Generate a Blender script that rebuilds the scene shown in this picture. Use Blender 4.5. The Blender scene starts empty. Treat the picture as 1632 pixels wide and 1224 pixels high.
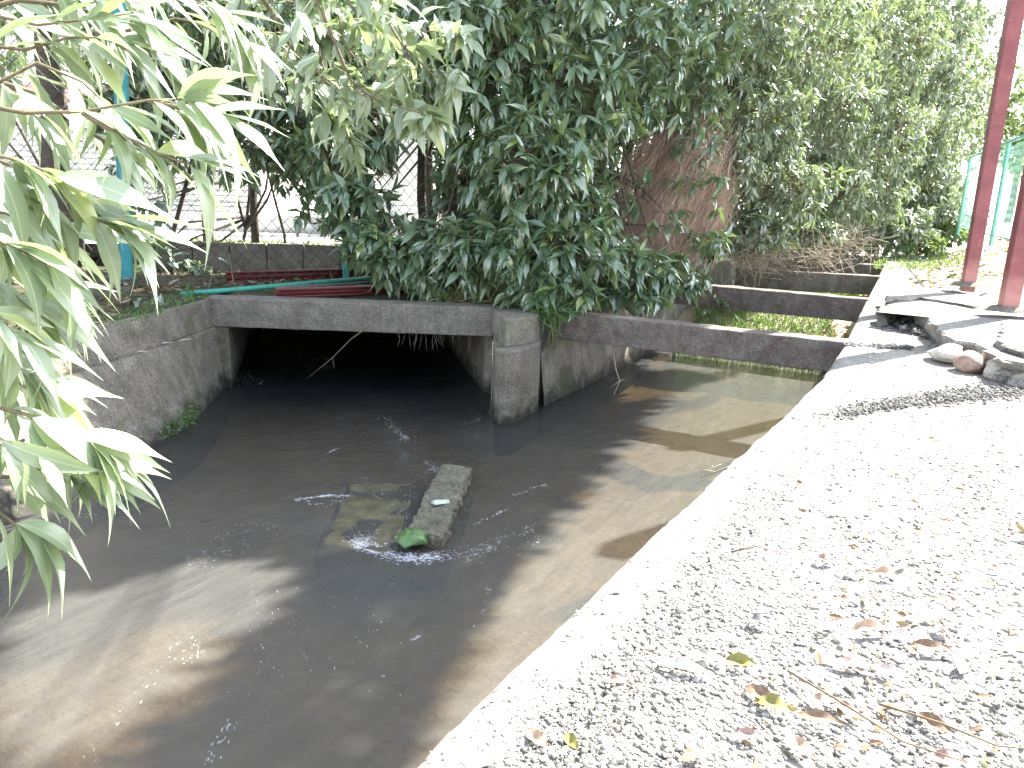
import bpy, bmesh, math, random
import numpy as np
from mathutils import Vector, Matrix
random.seed(7); rng = np.random.default_rng(7)
S = bpy.context.scene; COL = S.collection
R = math.radians
# ---------------------------------------------------------------- camera
CAMH = 1.1; FPX = 1210.0; TH = R(14.2); ROLL = R(1.7)
fw = np.array([0, math.cos(TH), -math.sin(TH)]); rt = np.array([1.0, 0, 0]); up = np.cross(rt, fw)
r2 = rt*math.cos(ROLL)+up*math.sin(ROLL); u2 = up*math.cos(ROLL)-rt*math.sin(ROLL)
CP = np.array([0, 0, CAMH])
cam = bpy.data.cameras.new('camera'); camo = bpy.data.objects.new('camera', cam); COL.objects.link(camo)
cam.sensor_width = 36; cam.lens = 36*FPX/1632; cam.clip_start = 0.05; cam.clip_end = 3000
M4 = Matrix(((r2[0], u2[0], -fw[0], 0), (r2[1], u2[1], -fw[1], 0), (r2[2], u2[2], -fw[2], CAMH), (0, 0, 0, 1)))
camo.matrix_world = M4; S.camera = camo
# ---------------------------------------------------------------- world + sun
SUN_EL = R(46); AZ = R(54)      # azimuth from +Y towards +X
W = bpy.data.worlds.new('World'); S.world = W; W.use_nodes = True
nt = W.node_tree; bg = nt.nodes['Background']; sky = nt.nodes.new('ShaderNodeTexSky')
sky.sky_type = 'NISHITA'; sky.sun_disc = False; sky.sun_elevation = SUN_EL; sky.sun_rotation = AZ
hs_ = nt.nodes.new('ShaderNodeHueSaturation'); hs_.inputs['Saturation'].default_value = .5
nt.links.new(sky.outputs[0], hs_.inputs['Color']); nt.links.new(hs_.outputs[0], bg.inputs[0]); bg.inputs[1].default_value = 0.135
sunl = bpy.data.lights.new('sun', 'SUN'); sunl.energy = 5.0; sunl.angle = R(0.5); sunl.color = (1, .95, .87)
suno = bpy.data.objects.new('sun', sunl); COL.objects.link(suno)
SD = Vector((math.sin(AZ)*math.cos(SUN_EL), math.cos(AZ)*math.cos(SUN_EL), math.sin(SUN_EL)))
suno.rotation_euler = SD.to_track_quat('Z', 'Y').to_euler(); suno.location = (8, 6, 12)
S.view_settings.view_transform = 'Standard'; S.view_settings.look = 'None'
S.view_settings.exposure = 2.4; S.view_settings.gamma = 1.0; S.view_settings.use_curve_mapping = False
S.cycles.use_denoising = True; S.cycles.max_bounces = 8; S.cycles.transparent_max_bounces = 8
S.cycles.diffuse_bounces = 4; S.cycles.caustics_reflective = False; S.cycles.caustics_refractive = False
# ---------------------------------------------------------------- helpers
def at(x, y, z=0, Y=None):
    d = fw*FPX+r2*(x-816)-u2*(y-612)
    t = (z-CAMH)/d[2] if Y is None else Y/d[1]
    return Vector(CP+d*t)
def tag(o, label=None, cat=None, group=None, kind=None):
    if label: o['label'] = label
    if cat: o['category'] = cat
    if group: o['group'] = group
    if kind: o['kind'] = kind
    return o
def thing(name, label, cat, loc, group=None):
    o = bpy.data.objects.new(name, None); COL.objects.link(o); o.location = loc; o.empty_display_size = .1
    return tag(o, label, cat, group)
def link(name, me, mat, parent=None):
    if mat is not None: me.materials.append(mat)
    o = bpy.data.objects.new(name, me); COL.objects.link(o)
    if parent is not None:
        o.parent = parent
        l = Vector((0, 0, 0)); p = parent
        while p is not None: l += p.location; p = p.parent
        o.location = -l
    else:
        n = len(me.vertices); co = np.empty(n*3, np.float32); me.vertices.foreach_get('co', co); co = co.reshape(-1, 3)
        b = np.array([(co[:, 0].min()+co[:, 0].max())/2, (co[:, 1].min()+co[:, 1].max())/2, co[:, 2].min()], np.float32)
        me.vertices.foreach_set('co', (co-b).ravel()); o.location = [float(v) for v in b]
    return o
def mesh_np(name, V, F, smooth=False, uv=None, rnd=None):
    """V (n,3), F list of arrays (m,k)"""
    me = bpy.data.meshes.new(name)
    V = np.asarray(V, np.float32); F = [np.asarray(f, np.int32) for f in (F if isinstance(F, list) else [F]) if len(f)]
    me.vertices.add(len(V)); me.vertices.foreach_set('co', V.ravel())
    nl = sum(f.size for f in F); nf = sum(len(f) for f in F)
    me.loops.add(nl); li = np.concatenate([f.ravel() for f in F]); me.loops.foreach_set('vertex_index', li)
    me.polygons.add(nf); tot = np.concatenate([np.full(len(f), f.shape[1]) for f in F])
    st = np.concatenate([[0], np.cumsum(tot)[:-1]]); me.polygons.foreach_set('loop_start', st.astype(np.int32))
    if smooth: me.polygons.foreach_set('use_smooth', np.ones(nf, bool))
    if uv is not None:
        l = me.uv_layers.new(name='UVMap'); l.data.foreach_set('uv', np.asarray(uv, np.float32)[li].ravel())
    if rnd is not None:
        a = me.attributes.new('rnd', 'FLOAT', 'POINT'); a.data.foreach_set('value', np.asarray(rnd, np.float32))
    me.update(); me.validate(); return me
class MB:
    def __init__(s): s.V = []; s.F3 = []; s.F4 = []; s.n = 0
    def add(s, V, F):
        V = [tuple(v) for v in V]
        for f in F:
            (s.F3 if len(f) == 3 else s.F4).append([i+s.n for i in f])
        s.V += V; s.n += len(V)
    def box(s, c, e, rz=0, ax=None):
        cx, cy, cz = c; hx, hy, hz = e[0]/2, e[1]/2, e[2]/2
        m = Matrix.Rotation(rz, 3, 'Z') if ax is None else ax
        P = [Vector(c)+m@Vector((sx*hx, sy*hy, sz*hz)) for sx in (-1, 1) for sy in (-1, 1) for sz in (-1, 1)]
        s.add(P, [(0, 1, 3, 2), (4, 6, 7, 5), (0, 4, 5, 1), (2, 3, 7, 6), (0, 2, 6, 4), (1, 5, 7, 3)])
    def tube(s, pts, rad, k=6, cap=True):
        pts = [Vector(p) for p in pts]; n = len(pts)
        if not hasattr(rad, '__len__'): rad = [rad]*n
        V = []; prev = None
        for i, p in enumerate(pts):
            t = (pts[min(i+1, n-1)]-pts[max(i-1, 0)]).normalized()
            a = t.cross(Vector((0, 0, 1))) if abs(t.z) < .95 else t.cross(Vector((1, 0, 0)))
            if prev is not None:
                a2 = prev-t*prev.dot(t)
                if a2.length > 1e-4: a = a2
            a.normalize(); prev = a; b = t.cross(a)
            for j in range(k):
                w = 2*math.pi*j/k; V.append(p+(a*math.cos(w)+b*math.sin(w))*rad[i])
        F = [(i*k+j, i*k+(j+1) % k, (i+1)*k+(j+1) % k, (i+1)*k+j) for i in range(n-1) for j in range(k)]
        if cap:
            V += [pts[0], pts[-1]]; c0 = n*k
            F += [(c0, (j+1) % k, j) for j in range(k)]+[(c0+1, (n-1)*k+j, (n-1)*k+(j+1) % k) for j in range(k)]
        s.add(V, F)
    def build(s, name, mat, parent=None, smooth=False):
        F = []
        if s.F3: F.append(np.array(s.F3))
        if s.F4: F.append(np.array(s.F4))
        return link(name, mesh_np(name, s.V, F, smooth), mat, parent)
def smooth01(t): t = min(max(t, 0.), 1.); return t*t*(3-2*t)
def hsh(x, y=0, z=0):
    return (math.sin(x*12.9898+y*78.233+z*37.719)*43758.5453) % 1.0
def vnoise(x, y, z=0.):
    xi, yi, zi = math.floor(x), math.floor(y), math.floor(z); fx, fy, fz = x-xi, y-yi, z-zi
    fx, fy, fz = fx*fx*(3-2*fx), fy*fy*(3-2*fy), fz*fz*(3-2*fz); r = 0
    for dx in (0, 1):
        for dy in (0, 1):
            for dz in (0, 1):
                r += hsh(xi+dx, yi+dy, zi+dz)*(fx if dx else 1-fx)*(fy if dy else 1-fy)*(fz if dz else 1-fz)
    return r-.5
def rough_poly(name, poly, z0, z1, mat, parent=None, cell=.06, amp=.006, bev=.012, topscale=None, freq=9.):
    """prism over polygon (list of xy) with bevelled, slightly chipped concrete surface"""
    bm = bmesh.new()
    lo = [bm.verts.new((x, y, z0)) for x, y in poly]
    hi = [bm.verts.new((x, y, z1)) for x, y in (topscale or poly)]
    bm.faces.new(hi); bm.faces.new(lo[::-1]); n = len(poly)
    for i in range(n): bm.faces.new((lo[i], lo[(i+1) % n], hi[(i+1) % n], hi[i]))
    bmesh.ops.recalc_face_normals(bm, faces=bm.faces)
    if bev: bmesh.ops.bevel(bm, geom=bm.edges[:], offset=bev, segments=2, profile=.6, affect='EDGES')
    for _ in range(7):
        le = [e for e in bm.edges if e.calc_length() > cell*2]
        if not le or len(bm.verts) > 30000: break
        bmesh.ops.subdivide_edges(bm, edges=le, cuts=1, use_grid_fill=True)
    bmesh.ops.triangulate(bm, faces=bm.faces[:])
    bm.normal_update()
    for v in bm.verts:
        c = v.co; d = vnoise(c.x*freq, c.y*freq, c.z*freq)*amp*1.4+vnoise(c.x*freq*4, c.y*freq*4, c.z*freq*4)*amp*.8
        v.co += v.normal*d
    me = bpy.data.meshes.new(name); bm.to_mesh(me); bm.free()
    return link(name, me, mat, parent)
def bar_poly(p, q, w):
    d = Vector((q[0]-p[0], q[1]-p[1])).normalized(); n = Vector((-d.y, d.x))*w
    return [(p[0], p[1]), (q[0], q[1]), (q[0]+n.x, q[1]+n.y), (p[0]+n.x, p[1]+n.y)]
# ---------------------------------------------------------------- materials
def newmat(name):
    m = bpy.data.materials.new(name); m.use_nodes = True; n = m.node_tree
    return m, n, n.nodes['Principled BSDF'], n.nodes['Material Output']
def N(n, t, **kw):
    x = n.nodes.new(t)
    for k, v in kw.items():
        if k in x.inputs: x.inputs[k].default_value = v
        else: setattr(x, k, v)
    return x
def ramp(n, fac, stops):
    r = n.nodes.new('ShaderNodeValToRGB'); e = r.color_ramp.elements
    while len(e) < len(stops): e.new(.5)
    for i, (p, c) in enumerate(stops):
        e[i].position = p; e[i].color = (*c, 1) if hasattr(c, '__len__') else (c, c, c, 1)
    n.links.new(fac, r.inputs[0]); return r.outputs[0]
def mix(n, fac, a, b):
    m = n.nodes.new('ShaderNodeMix'); m.data_type = 'RGBA'
    for s, v in ((0, fac), (6, a), (7, b)):
        if hasattr(v, 'links'): n.links.new(v, m.inputs[s])
        elif s == 0: m.inputs[0].default_value = v
        else: m.inputs[s].default_value = (*v, 1)
    return m.outputs[2]
def noise(n, vec, scale, detail=4, rough=.6):
    x = N(n, 'ShaderNodeTexNoise'); x.inputs['Scale'].default_value = scale; x.inputs['Detail'].default_value = detail
    x.inputs['Roughness'].default_value = rough; n.links.new(vec, x.inputs['Vector']); return x.outputs['Fac']
def math_(n, op, a, b=None, c=None):
    m = n.nodes.new('ShaderNodeMath'); m.operation = op
    for i, v in enumerate((a, b, c)):
        if v is None: continue
        if hasattr(v, 'links'): n.links.new(v, m.inputs[i])
        else: m.inputs[i].default_value = v
    return m.outputs[0]
def pos(n): return n.nodes.new('ShaderNodeNewGeometry').outputs['Position']
def bump(n, h, strength, dist, bs):
    b = N(n, 'ShaderNodeBump'); b.inputs['Strength'].default_value = strength; b.inputs['Distance'].default_value = dist
    n.links.new(h, b.inputs['Height']); n.links.new(b.outputs[0], bs.inputs['Normal'])
def concrete(name, dark, light, moss=.3, stain=(.12, .08, .07), waterline=True, red=.0):
    m, n, bs, out = newmat(name); p = pos(n)
    c = mix(n, ramp(n, noise(n, p, 5, 6, .7), [(.3, 0.), (.7, 1.)]), dark, light)
    c = mix(n, ramp(n, noise(n, p, 55, 4, .7), [(.35, 0.), (.62, .55)]), c, tuple(v*.45 for v in dark))
    sp = noise(n, p, 130, 2, .5)
    c = mix(n, ramp(n, sp, [(.60, 0.), (.68, .7)]), c, tuple(min(v*1.9, .6) for v in light))
    if red: c = mix(n, ramp(n, noise(n, p, 9, 5, .75), [(.48, 0.), (.62, red)]), c, (.10, .05, .05))
    # streaks running down
    mp = N(n, 'ShaderNodeMapping'); mp.inputs['Scale'].default_value = (14, 14, 1.2); n.links.new(p, mp.inputs[0])
    c = mix(n, ramp(n, noise(n, mp.outputs[0], 1, 4, .6), [(.5, 0.), (.72, .6)]), c, stain)
    c = mix(n, ramp(n, noise(n, p, 3.2, 5, .75), [(.56, 0.), (.66, moss)]), c, (.10, .105, .035))
    if waterline:
        sep = N(n, 'ShaderNodeSeparateXYZ'); n.links.new(p, sep.inputs[0])
        w = math_(n, 'ADD', sep.outputs[2], math_(n, 'MULTIPLY', noise(n, p, 7, 5, .7), .5))
        c = mix(n, ramp(n, math_(n, 'ADD', w, 1.0), [(.40, .94), (.56, 0.)]), c, (.022, .024, .014))
        for cx, cy, cz, rr in ((-2.72, 6.42, -.56, .17), (-2.70, 6.25, -.84, .22), (.6, 7.4, -.72, .25)):   # moss growths
            dn_ = n.nodes.new('ShaderNodeVectorMath'); dn_.operation = 'DISTANCE'; n.links.new(p, dn_.inputs[0]); dn_.inputs[1].default_value = (cx, cy, cz)
            q_ = math_(n, 'ADD', math_(n, 'DIVIDE', dn_.outputs['Value'], rr*2), math_(n, 'MULTIPLY', noise(n, p, 22, 5, .8), .5))
            c = mix(n, ramp(n, q_, [(.55, .8), (.68, 0.)]), c, (.13, .13, .035) if cz > -.6 else (.05, .06, .02))
    n.links.new(c, bs.inputs['Base Color']); bs.inputs['Roughness'].default_value = .9
    bump(n, math_(n, 'ADD', noise(n, p, 60, 6, .75), math_(n, 'MULTIPLY', noise(n, p, 9, 3), 1.5)), .8, .012, bs)
    return m
M = {}
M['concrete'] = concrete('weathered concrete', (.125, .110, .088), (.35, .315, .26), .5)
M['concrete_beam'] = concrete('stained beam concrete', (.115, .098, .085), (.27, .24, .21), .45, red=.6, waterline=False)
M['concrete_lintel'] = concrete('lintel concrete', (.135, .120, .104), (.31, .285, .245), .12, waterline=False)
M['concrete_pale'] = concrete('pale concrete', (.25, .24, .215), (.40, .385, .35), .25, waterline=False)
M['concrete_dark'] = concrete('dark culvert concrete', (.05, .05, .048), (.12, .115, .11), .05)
M['block_con'] = concrete('algae concrete', (.075, .07, .048), (.27, .26, .195), .6, waterline=False)
def simple(name, col, rough=.6, var=.25, scale=20, metal=0, bmp=.3, bd=.004, col2=None):
    m, n, bs, out = newmat(name); p = pos(n)
    c = mix(n, ramp(n, noise(n, p, scale, 5, .7), [(.35, 0.), (.68, 1.)]), tuple(v*(1-var) for v in col), col2 or tuple(min(v*(1+var), 1) for v in col))
    n.links.new(c, bs.inputs['Base Color']); bs.inputs['Roughness'].default_value = rough; bs.inputs['Metallic'].default_value = metal
    if bmp: bump(n, noise(n, p, scale*2.5, 5, .7), bmp, bd, bs)
    return m
M['soil'] = simple('dark soil', (.045, .036, .025), .95, .4, 7, bmp=.9, bd=.03, col2=(.085, .09, .035))
M['lot'] = simple('pale lot', (.52, .50, .46), .9, .1, 5)
M['bark'] = simple('bark', (.085, .068, .052), .9, .45, 40, bmp=.8, bd=.01)
M['twig'] = simple('twig', (.16, .125, .075), .8, .4, 40)
M['twig_pale'] = simple('pale twig', (.36, .30, .22), .8, .3, 40)
M['dry'] = simple('dry brush', (.66, .43, .34), .9, .5, 45, col2=(.80, .60, .48))
M['teal'] = simple('teal paint', (.03, .235, .26), .55, .2, 9)
M['tealgreen'] = simple('green paint', (.05, .30, .235), .5, .15, 9)
M['wire'] = simple('old wire', (.075, .075, .065), .6, .4, 60, .5)
M['greenwire'] = simple('green wire', (.30, .66, .55), .5, .1, 9)
M['wood_grey'] = simple('greyed timber', (.13, .11, .10), .85, .3, 30)
M['white'] = simple('white paint', (.80, .80, .78), .6, .05, 6, bmp=.1)
M['siding'] = simple('siding', (.84, .82, .79), .6, .06, 6, bmp=.1)
M['pink'] = simple('pink cladding', (.66, .42, .40), .6, .08, 6, bmp=.1)
M['grey'] = simple('grey coping', (.33, .32, .32), .8, .15, 12)
M['palegreen'] = simple('pale green paint', (.22, .50, .42), .5, .15, 9)
M['foamw'] = simple('foam', (.75, .77, .85), .35, .1, 40)
def rubber(name, c1, c2, c3):
    m, n, bs, out = newmat(name); p = pos(n)
    c = mix(n, ramp(n, noise(n, p, 4, 5, .7), [(.38, 0.), (.62, 1.)]), c1, c2)
    c = mix(n, ramp(n, noise(n, p, 18, 6, .8), [(.58, 0.), (.66, .8)]), c, c3)
    sep = N(n, 'ShaderNodeSeparateXYZ'); n.links.new(p, sep.inputs[0])
    fade = math_(n, 'ADD', sep.outputs[2], math_(n, 'MULTIPLY', noise(n, p, 5, 4), .5))
    c = mix(n, ramp(n, fade, [(.55, .62), (.78, 0.)]), c, (.55, .27, .24))
    n.links.new(c, bs.inputs['Base Color']); bs.inputs['Roughness'].default_value = .42
    bump(n, noise(n, p, 80, 3), .3, .002, bs); return m
M['red'] = rubber('faded red paint', (.165, .038, .045), (.23, .06, .068), (.33, .15, .14))
M['girder'] = simple('red oxide paint', (.11, .016, .018), .55, .3, 10)
def leafmat(name, dark, mid, young, youngp=.9, trans=.35, rough=.34, vein=(.30, .38, .16), spec=.5, coat=.0, tcol=(.32, .46, .06)):
    m, n, bs, out = newmat(name)
    a = N(n, 'ShaderNodeAttribute', attribute_name='rnd'); r = a.outputs['Fac']
    c = ramp(n, r, [(0., dark), (.55, mid), (youngp, mid), (min(youngp+.05, 1.), young)])
    uv = N(n, 'ShaderNodeUVMap'); sp = N(n, 'ShaderNodeSeparateXYZ'); n.links.new(uv.outputs[0], sp.inputs[0])
    v = math_(n, 'ABSOLUTE', math_(n, 'SUBTRACT', sp.outputs[1], .5))
    c = mix(n, ramp(n, v, [(.02, .75), (.055, 0.)]), c, vein)
    sv = N(n, 'ShaderNodeMath', operation='SINE')   # side veins, angled forward
    n.links.new(math_(n, 'MULTIPLY', math_(n, 'SUBTRACT', sp.outputs[0], math_(n, 'MULTIPLY', v, .45)), 62.), sv.inputs[0])
    c = mix(n, ramp(n, sv.outputs[0], [(.8, 0.), (1., .10)]), c, vein)
    geo = n.nodes.new('ShaderNodeNewGeometry')
    c2 = mix(n, math_(n, 'MULTIPLY', geo.outputs['Backfacing'], .55), c, (.17, .23, .11))
    n.links.new(c2, bs.inputs['Base Color'])
    rr = math_(n, 'ADD', math_(n, 'MULTIPLY', geo.outputs['Backfacing'], .25), rough); n.links.new(rr, bs.inputs['Roughness'])
    bs.inputs['Specular IOR Level'].default_value = spec; bs.inputs['Coat Weight'].default_value = coat; bs.inputs['Coat Roughness'].default_value = .18; bs.inputs['Coat IOR'].default_value = 1.6
    tr = N(n, 'ShaderNodeBsdfTranslucent'); n.links.new(mix(n, .55, c, tcol), tr.inputs[0])
    ms = n.nodes.new('ShaderNodeMixShader'); ms.inputs[0].default_value = trans
    n.links.new(bs.outputs[0], ms.inputs[1]); n.links.new(tr.outputs[0], ms.inputs[2]); n.links.new(ms.outputs[0], out.inputs[0])
    b = N(n, 'ShaderNodeBump'); b.inputs['Strength'].default_value = .12; b.inputs['Distance'].default_value = .0006
    n.links.new(sv.outputs[0], b.inputs['Height']); n.links.new(b.outputs[0], bs.inputs['Normal'])
    return m
M['leaf'] = leafmat('oak leaf', (.062, .130, .092), (.145, .225, .145), (.28, .37, .11), trans=.22, rough=.26, spec=1., coat=.8)
M['leaf_fore'] = leafmat('foreground leaf', (.19, .26, .17), (.29, .36, .24), (.44, .50, .20), .85, .33, .42, vein=(.46, .52, .36), spec=1., coat=.8, tcol=(.40, .50, .16))
M['leaf_pale'] = leafmat('pale leaf', (.08, .14, .07), (.14, .21, .09), (.30, .36, .10), .85, .35)
M['leaf_far'] = leafmat('far leaf', (.13, .175, .14), (.235, .285, .215), (.32, .37, .18), .88, .26, .3, spec=1., coat=.8)
M['grass'] = leafmat('grass', (.035, .11, .022), (.065, .175, .035), (.18, .23, .06), .95, .25, .5)
M['drygrass'] = leafmat('dry grass', (.16, .18, .07), (.32, .29, .15), (.42, .36, .20), .7, .3, .7, vein=(.4, .36, .2))
def litter(name, a, b, c):
    m = leafmat(name, a, b, c, .8, .2, .75, vein=(.30, .2, .13), spec=.2); return m
M['litter'] = litter('dead leaves', (.16, .09, .065), (.30, .19, .13), (.42, .33, .24))
M['litter_dark'] = litter('shaded litter', (.07, .045, .035), (.15, .10, .08), (.34, .27, .22))  # darker copy of the dead leaves, shade put into the colour
M['litter_red'] = simple('reddish dead leaf', (.33, .21, .18), .6, .3, 60)
M['litter_tan'] = simple('tan dead leaf', (.42, .29, .20), .7, .3, 60)
M['litter_grey'] = simple('grey dead leaf', (.45, .38, .33), .8, .3, 60)
M['litter_yel'] = simple('yellow leaf', (.40, .36, .08), .6, .35, 50, col2=(.16, .15, .05))
M['litter_brown'] = simple('brown dead leaf', (.22, .14, .09), .7, .35, 60)
def stone(name, c1, c2, sc=18):
    return simple(name, c1, .85, .2, sc, bmp=.8, bd=.008, col2=c2)
M['st_white'] = stone('white rubble', (.50, .47, .43), (.62, .59, .55))
M['st_pink'] = stone('pinkish cobble', (.29, .20, .165), (.42, .30, .25), 30)
M['st_tan'] = stone('tan cobble', (.38, .31, .25), (.50, .42, .35))
M['st_brown'] = stone('brown broken block', (.16, .12, .08), (.42, .40, .36), 9)
M['rubble'] = stone('crumbled asphalt', (.12, .105, .095), (.36, .33, .30), 45)
M['gravel'] = stone('gravel', (.40, .375, .335), (.60, .565, .51), 30)
M['gravel_dark'] = stone('dark gravel', (.10, .098, .095), (.20, .19, .18), 40)
m, n, bs, out = newmat('bank ground'); p = pos(n)   # gravelly, leaf-littered ground
c = mix(n, ramp(n, noise(n, p, 2.2, 6, .7), [(.35, 0.), (.65, 1.)]), (.38, .36, .325), (.50, .475, .43))
c = mix(n, ramp(n, noise(n, p, 60, 7, .85), [(.54, 0.), (.64, .45)]), c, (.19, .17, .145))  # dark specks put the shade of small pits into the colour
c = mix(n, ramp(n, noise(n, p, 5, 6, .8), [(.60, 0.), (.70, .5)]), c, (.30, .32, .12))
n.links.new(c, bs.inputs['Base Color']); bs.inputs['Roughness'].default_value = .95
bump(n, math_(n, 'ADD', noise(n, p, 85, 8, .8), math_(n, 'MULTIPLY', noise(n, p, 22, 4), 2.)), 1., .022, bs); M['ground'] = m
m, n, bs, out = newmat('streambed'); p = pos(n)
c = mix(n, ramp(n, noise(n, p, 2.5, 6, .7), [(.3, 0.), (.7, 1.)]), (.34, .28, .20), (.58, .50, .37))
n.links.new(c, bs.inputs['Base Color']); bs.inputs['Roughness'].default_value = .9
bump(n, noise(n, p, 25, 5), .7, .02, bs); M['bed'] = m
# murky water: sky reflection over a partly see-through brown body
m, n, bs, out = newmat('murky water'); p = pos(n)
def wmap(rz, sc):
    vr = N(n, 'ShaderNodeMapping'); vr.inputs['Rotation'].default_value = (0, 0, rz); n.links.new(p, vr.inputs[0])
    v2 = N(n, 'ShaderNodeMapping'); v2.inputs['Scale'].default_value = sc; n.links.new(vr.outputs[0], v2.inputs[0]); return v2.outputs[0]
wf = noise(n, p, 1.1, 2)                                  # breaks up the painted dark near the culvert mouth
vm = n.nodes.new('ShaderNodeVectorMath'); vm.operation = 'ADD'
wc = N(n, 'ShaderNodeTexNoise'); wc.inputs['Scale'].default_value = .9; n.links.new(p, wc.inputs['Vector'])
n.links.new(wmap(R(-58), (2.2, 9, 3)), vm.inputs[0]); n.links.new(wc.outputs['Color'], vm.inputs[1])
h1 = noise(n, vm.outputs[0], 1.6, 5, .62)
vm2 = n.nodes.new('ShaderNodeVectorMath'); vm2.operation = 'ADD'
sc2 = n.nodes.new('ShaderNodeVectorMath'); sc2.operation = 'SCALE'; sc2.inputs['Scale'].default_value = 3.
n.links.new(wc.outputs['Color'], sc2.inputs[0])
n.links.new(wmap(R(25), (3, 7, 3)), vm2.inputs[0]); n.links.new(sc2.outputs[0], vm2.inputs[1])
h2 = noise(n, vm2.outputs[0], 2.4, 4, .6)
h3 = noise(n, vm2.outputs[0], 9., 5, .7)
hh = math_(n, 'ADD', math_(n, 'ADD', math_(n, 'MULTIPLY', h1, 1.), math_(n, 'MULTIPLY', h2, .6)), math_(n, 'MULTIPLY', h3, .42))
b = N(n, 'ShaderNodeBump'); b.inputs['Strength'].default_value = .55; b.inputs['Distance'].default_value = .024
n.links.new(hh, b.inputs['Height'])
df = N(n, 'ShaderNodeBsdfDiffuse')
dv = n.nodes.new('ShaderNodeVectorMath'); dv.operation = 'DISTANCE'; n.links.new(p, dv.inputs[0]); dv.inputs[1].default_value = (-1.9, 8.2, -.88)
pl = ramp(n, math_(n, 'ADD', math_(n, 'MULTIPLY', dv.outputs['Value'], .17), math_(n, 'MULTIPLY', wf, .35)), [(.35, 1.), (.95, 0.)])  # dark reflection at the culvert mouth, painted into the water colour
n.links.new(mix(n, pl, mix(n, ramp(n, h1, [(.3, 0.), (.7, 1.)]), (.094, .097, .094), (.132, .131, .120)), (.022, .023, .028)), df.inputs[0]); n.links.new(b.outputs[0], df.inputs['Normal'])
tp = N(n, 'ShaderNodeBsdfTransparent'); tp.inputs[0].default_value = (.86, .76, .58, 1)
body = n.nodes.new('ShaderNodeMixShader'); body.inputs[0].default_value = .40
n.links.new(df.outputs[0], body.inputs[1]); n.links.new(tp.outputs[0], body.inputs[2])
gl = N(n, 'ShaderNodeBsdfGlossy'); gl.inputs['Roughness'].default_value = .04; n.links.new(b.outputs[0], gl.inputs['Normal'])
fr = N(n, 'ShaderNodeFresnel'); fr.inputs['IOR'].default_value = 1.33; n.links.new(b.outputs[0], fr.inputs['Normal'])
fin = n.nodes.new('ShaderNodeMixShader'); n.links.new(fr.outputs[0], fin.inputs[0])
n.links.new(body.outputs[0], fin.inputs[1]); n.links.new(gl.outputs[0], fin.inputs[2]); n.links.new(fin.outputs[0], out.inputs[0])
M['water'] = m
# ---------------------------------------------------------------- layout lines
ZW = -.88
ED = [(-2.6, -2.6), (-1.43, -.75), (-.19, 1.26), (.38, 2.19), (.893, 3.02), (1.40, 3.81), (2.0, 4.79), (2.64, 5.97), (4.03, 8.72), (5.5, 11.6), (6.9, 14.4), (9.0, 18.4), (14, 28)]
NR = Vector((.868, -.496)); UR = Vector((.496, .868))
def edge_pt(t):
    i = min(int(t), len(ED)-2); f_ = t-i
    return Vector(ED[i]).lerp(Vector(ED[i+1]), f_)
def su(x, y):
    d = Vector((x-2.0, y-4.79)); return d.dot(NR), d.dot(UR)
def gz(x, y):
    s, u = su(x, y)
    if s > .25:      # the concrete slab lifts and the path climbs away from the stream
        z = .26*smooth01((u-1.2)/3.4)*smooth01((s-.3)/1.2)+.40*smooth01((u-5)/8)*smooth01((s-.2)/2.5)
    else: z = 0
    return z+vnoise(x*2, y*2)*.02*smooth01(s)+vnoise(x*9, y*9)*.012*smooth01(s*3)
# ---------------------------------------------------------------- right bank, wall
ss = [.20, .26, .32, .4, .5]+list(np.arange(.6, 5, .1))+[5.2, 5.6, 6, 7, 8, 10, 13, 17, 22, 30, 45]
tt = list(np.arange(0, len(ED)-1+.001, .05))
V = []
for t in tt:
    e = edge_pt(t)
    for s in ss:
        x, y = e.x+NR.x*s, e.y+NR.y*s; V.append((x, y, gz(x, y)-.012))
ns = len(ss); F = [(i*ns+j, i*ns+j+1, (i+1)*ns+j+1, (i+1)*ns+j) for i in range(len(tt)-1) for j in range(ns-1)]
tag(link('bank_ground', mesh_np('bank_ground', V, np.array(F), True), M['ground']), kind='structure')
# wider ground beyond everything
def sheet(name, x0, x1, y0, y1, z, mat, nx=30, ny=30, amp=.0, fr=1.):
    V = [(x0+(x1-x0)*i/nx, y0+(y1-y0)*j/ny, z+amp*vnoise(i*fr, j*fr)) for i in range(nx+1) for j in range(ny+1)]
    F = [(i*(ny+1)+j, (i+1)*(ny+1)+j, (i+1)*(ny+1)+j+1, i*(ny+1)+j+1) for i in range(nx) for j in range(ny)]
    return tag(link(name, mesh_np(name, V, np.array(F), True), mat), kind='structure')
sheet('terrain', -400, 400, -400, 500, -1.7, M['lot'], 4, 4)
V = []; 
for t in np.arange(0, len(ED)-1+.001, .04):
    e = edge_pt(t); w = .012*vnoise(t*6, 3)+.006*vnoise(t*31, 1)
    for s, z in ((.03, -1.5), (.0+w*.5, -.5), (0+w, -.04), (.012+w, -.012), (.035, .0), (.12, .003+.004*vnoise(t*20, 7)), (.235, -.002), (.25, -.03), (.25, -1.5)):
        V.append((e.x+NR.x*s, e.y+NR.y*s, z))
k = 9; nt_ = len(V)//k
F = [(i*k+j, (i+1)*k+j, (i+1)*k+j+1, i*k+j+1) for i in range(nt_-1) for j in range(k-1)]
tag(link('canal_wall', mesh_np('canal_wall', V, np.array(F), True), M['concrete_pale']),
    'sunlit straight concrete canal wall edging the gravel bank on the right', 'canal wall')
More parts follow.
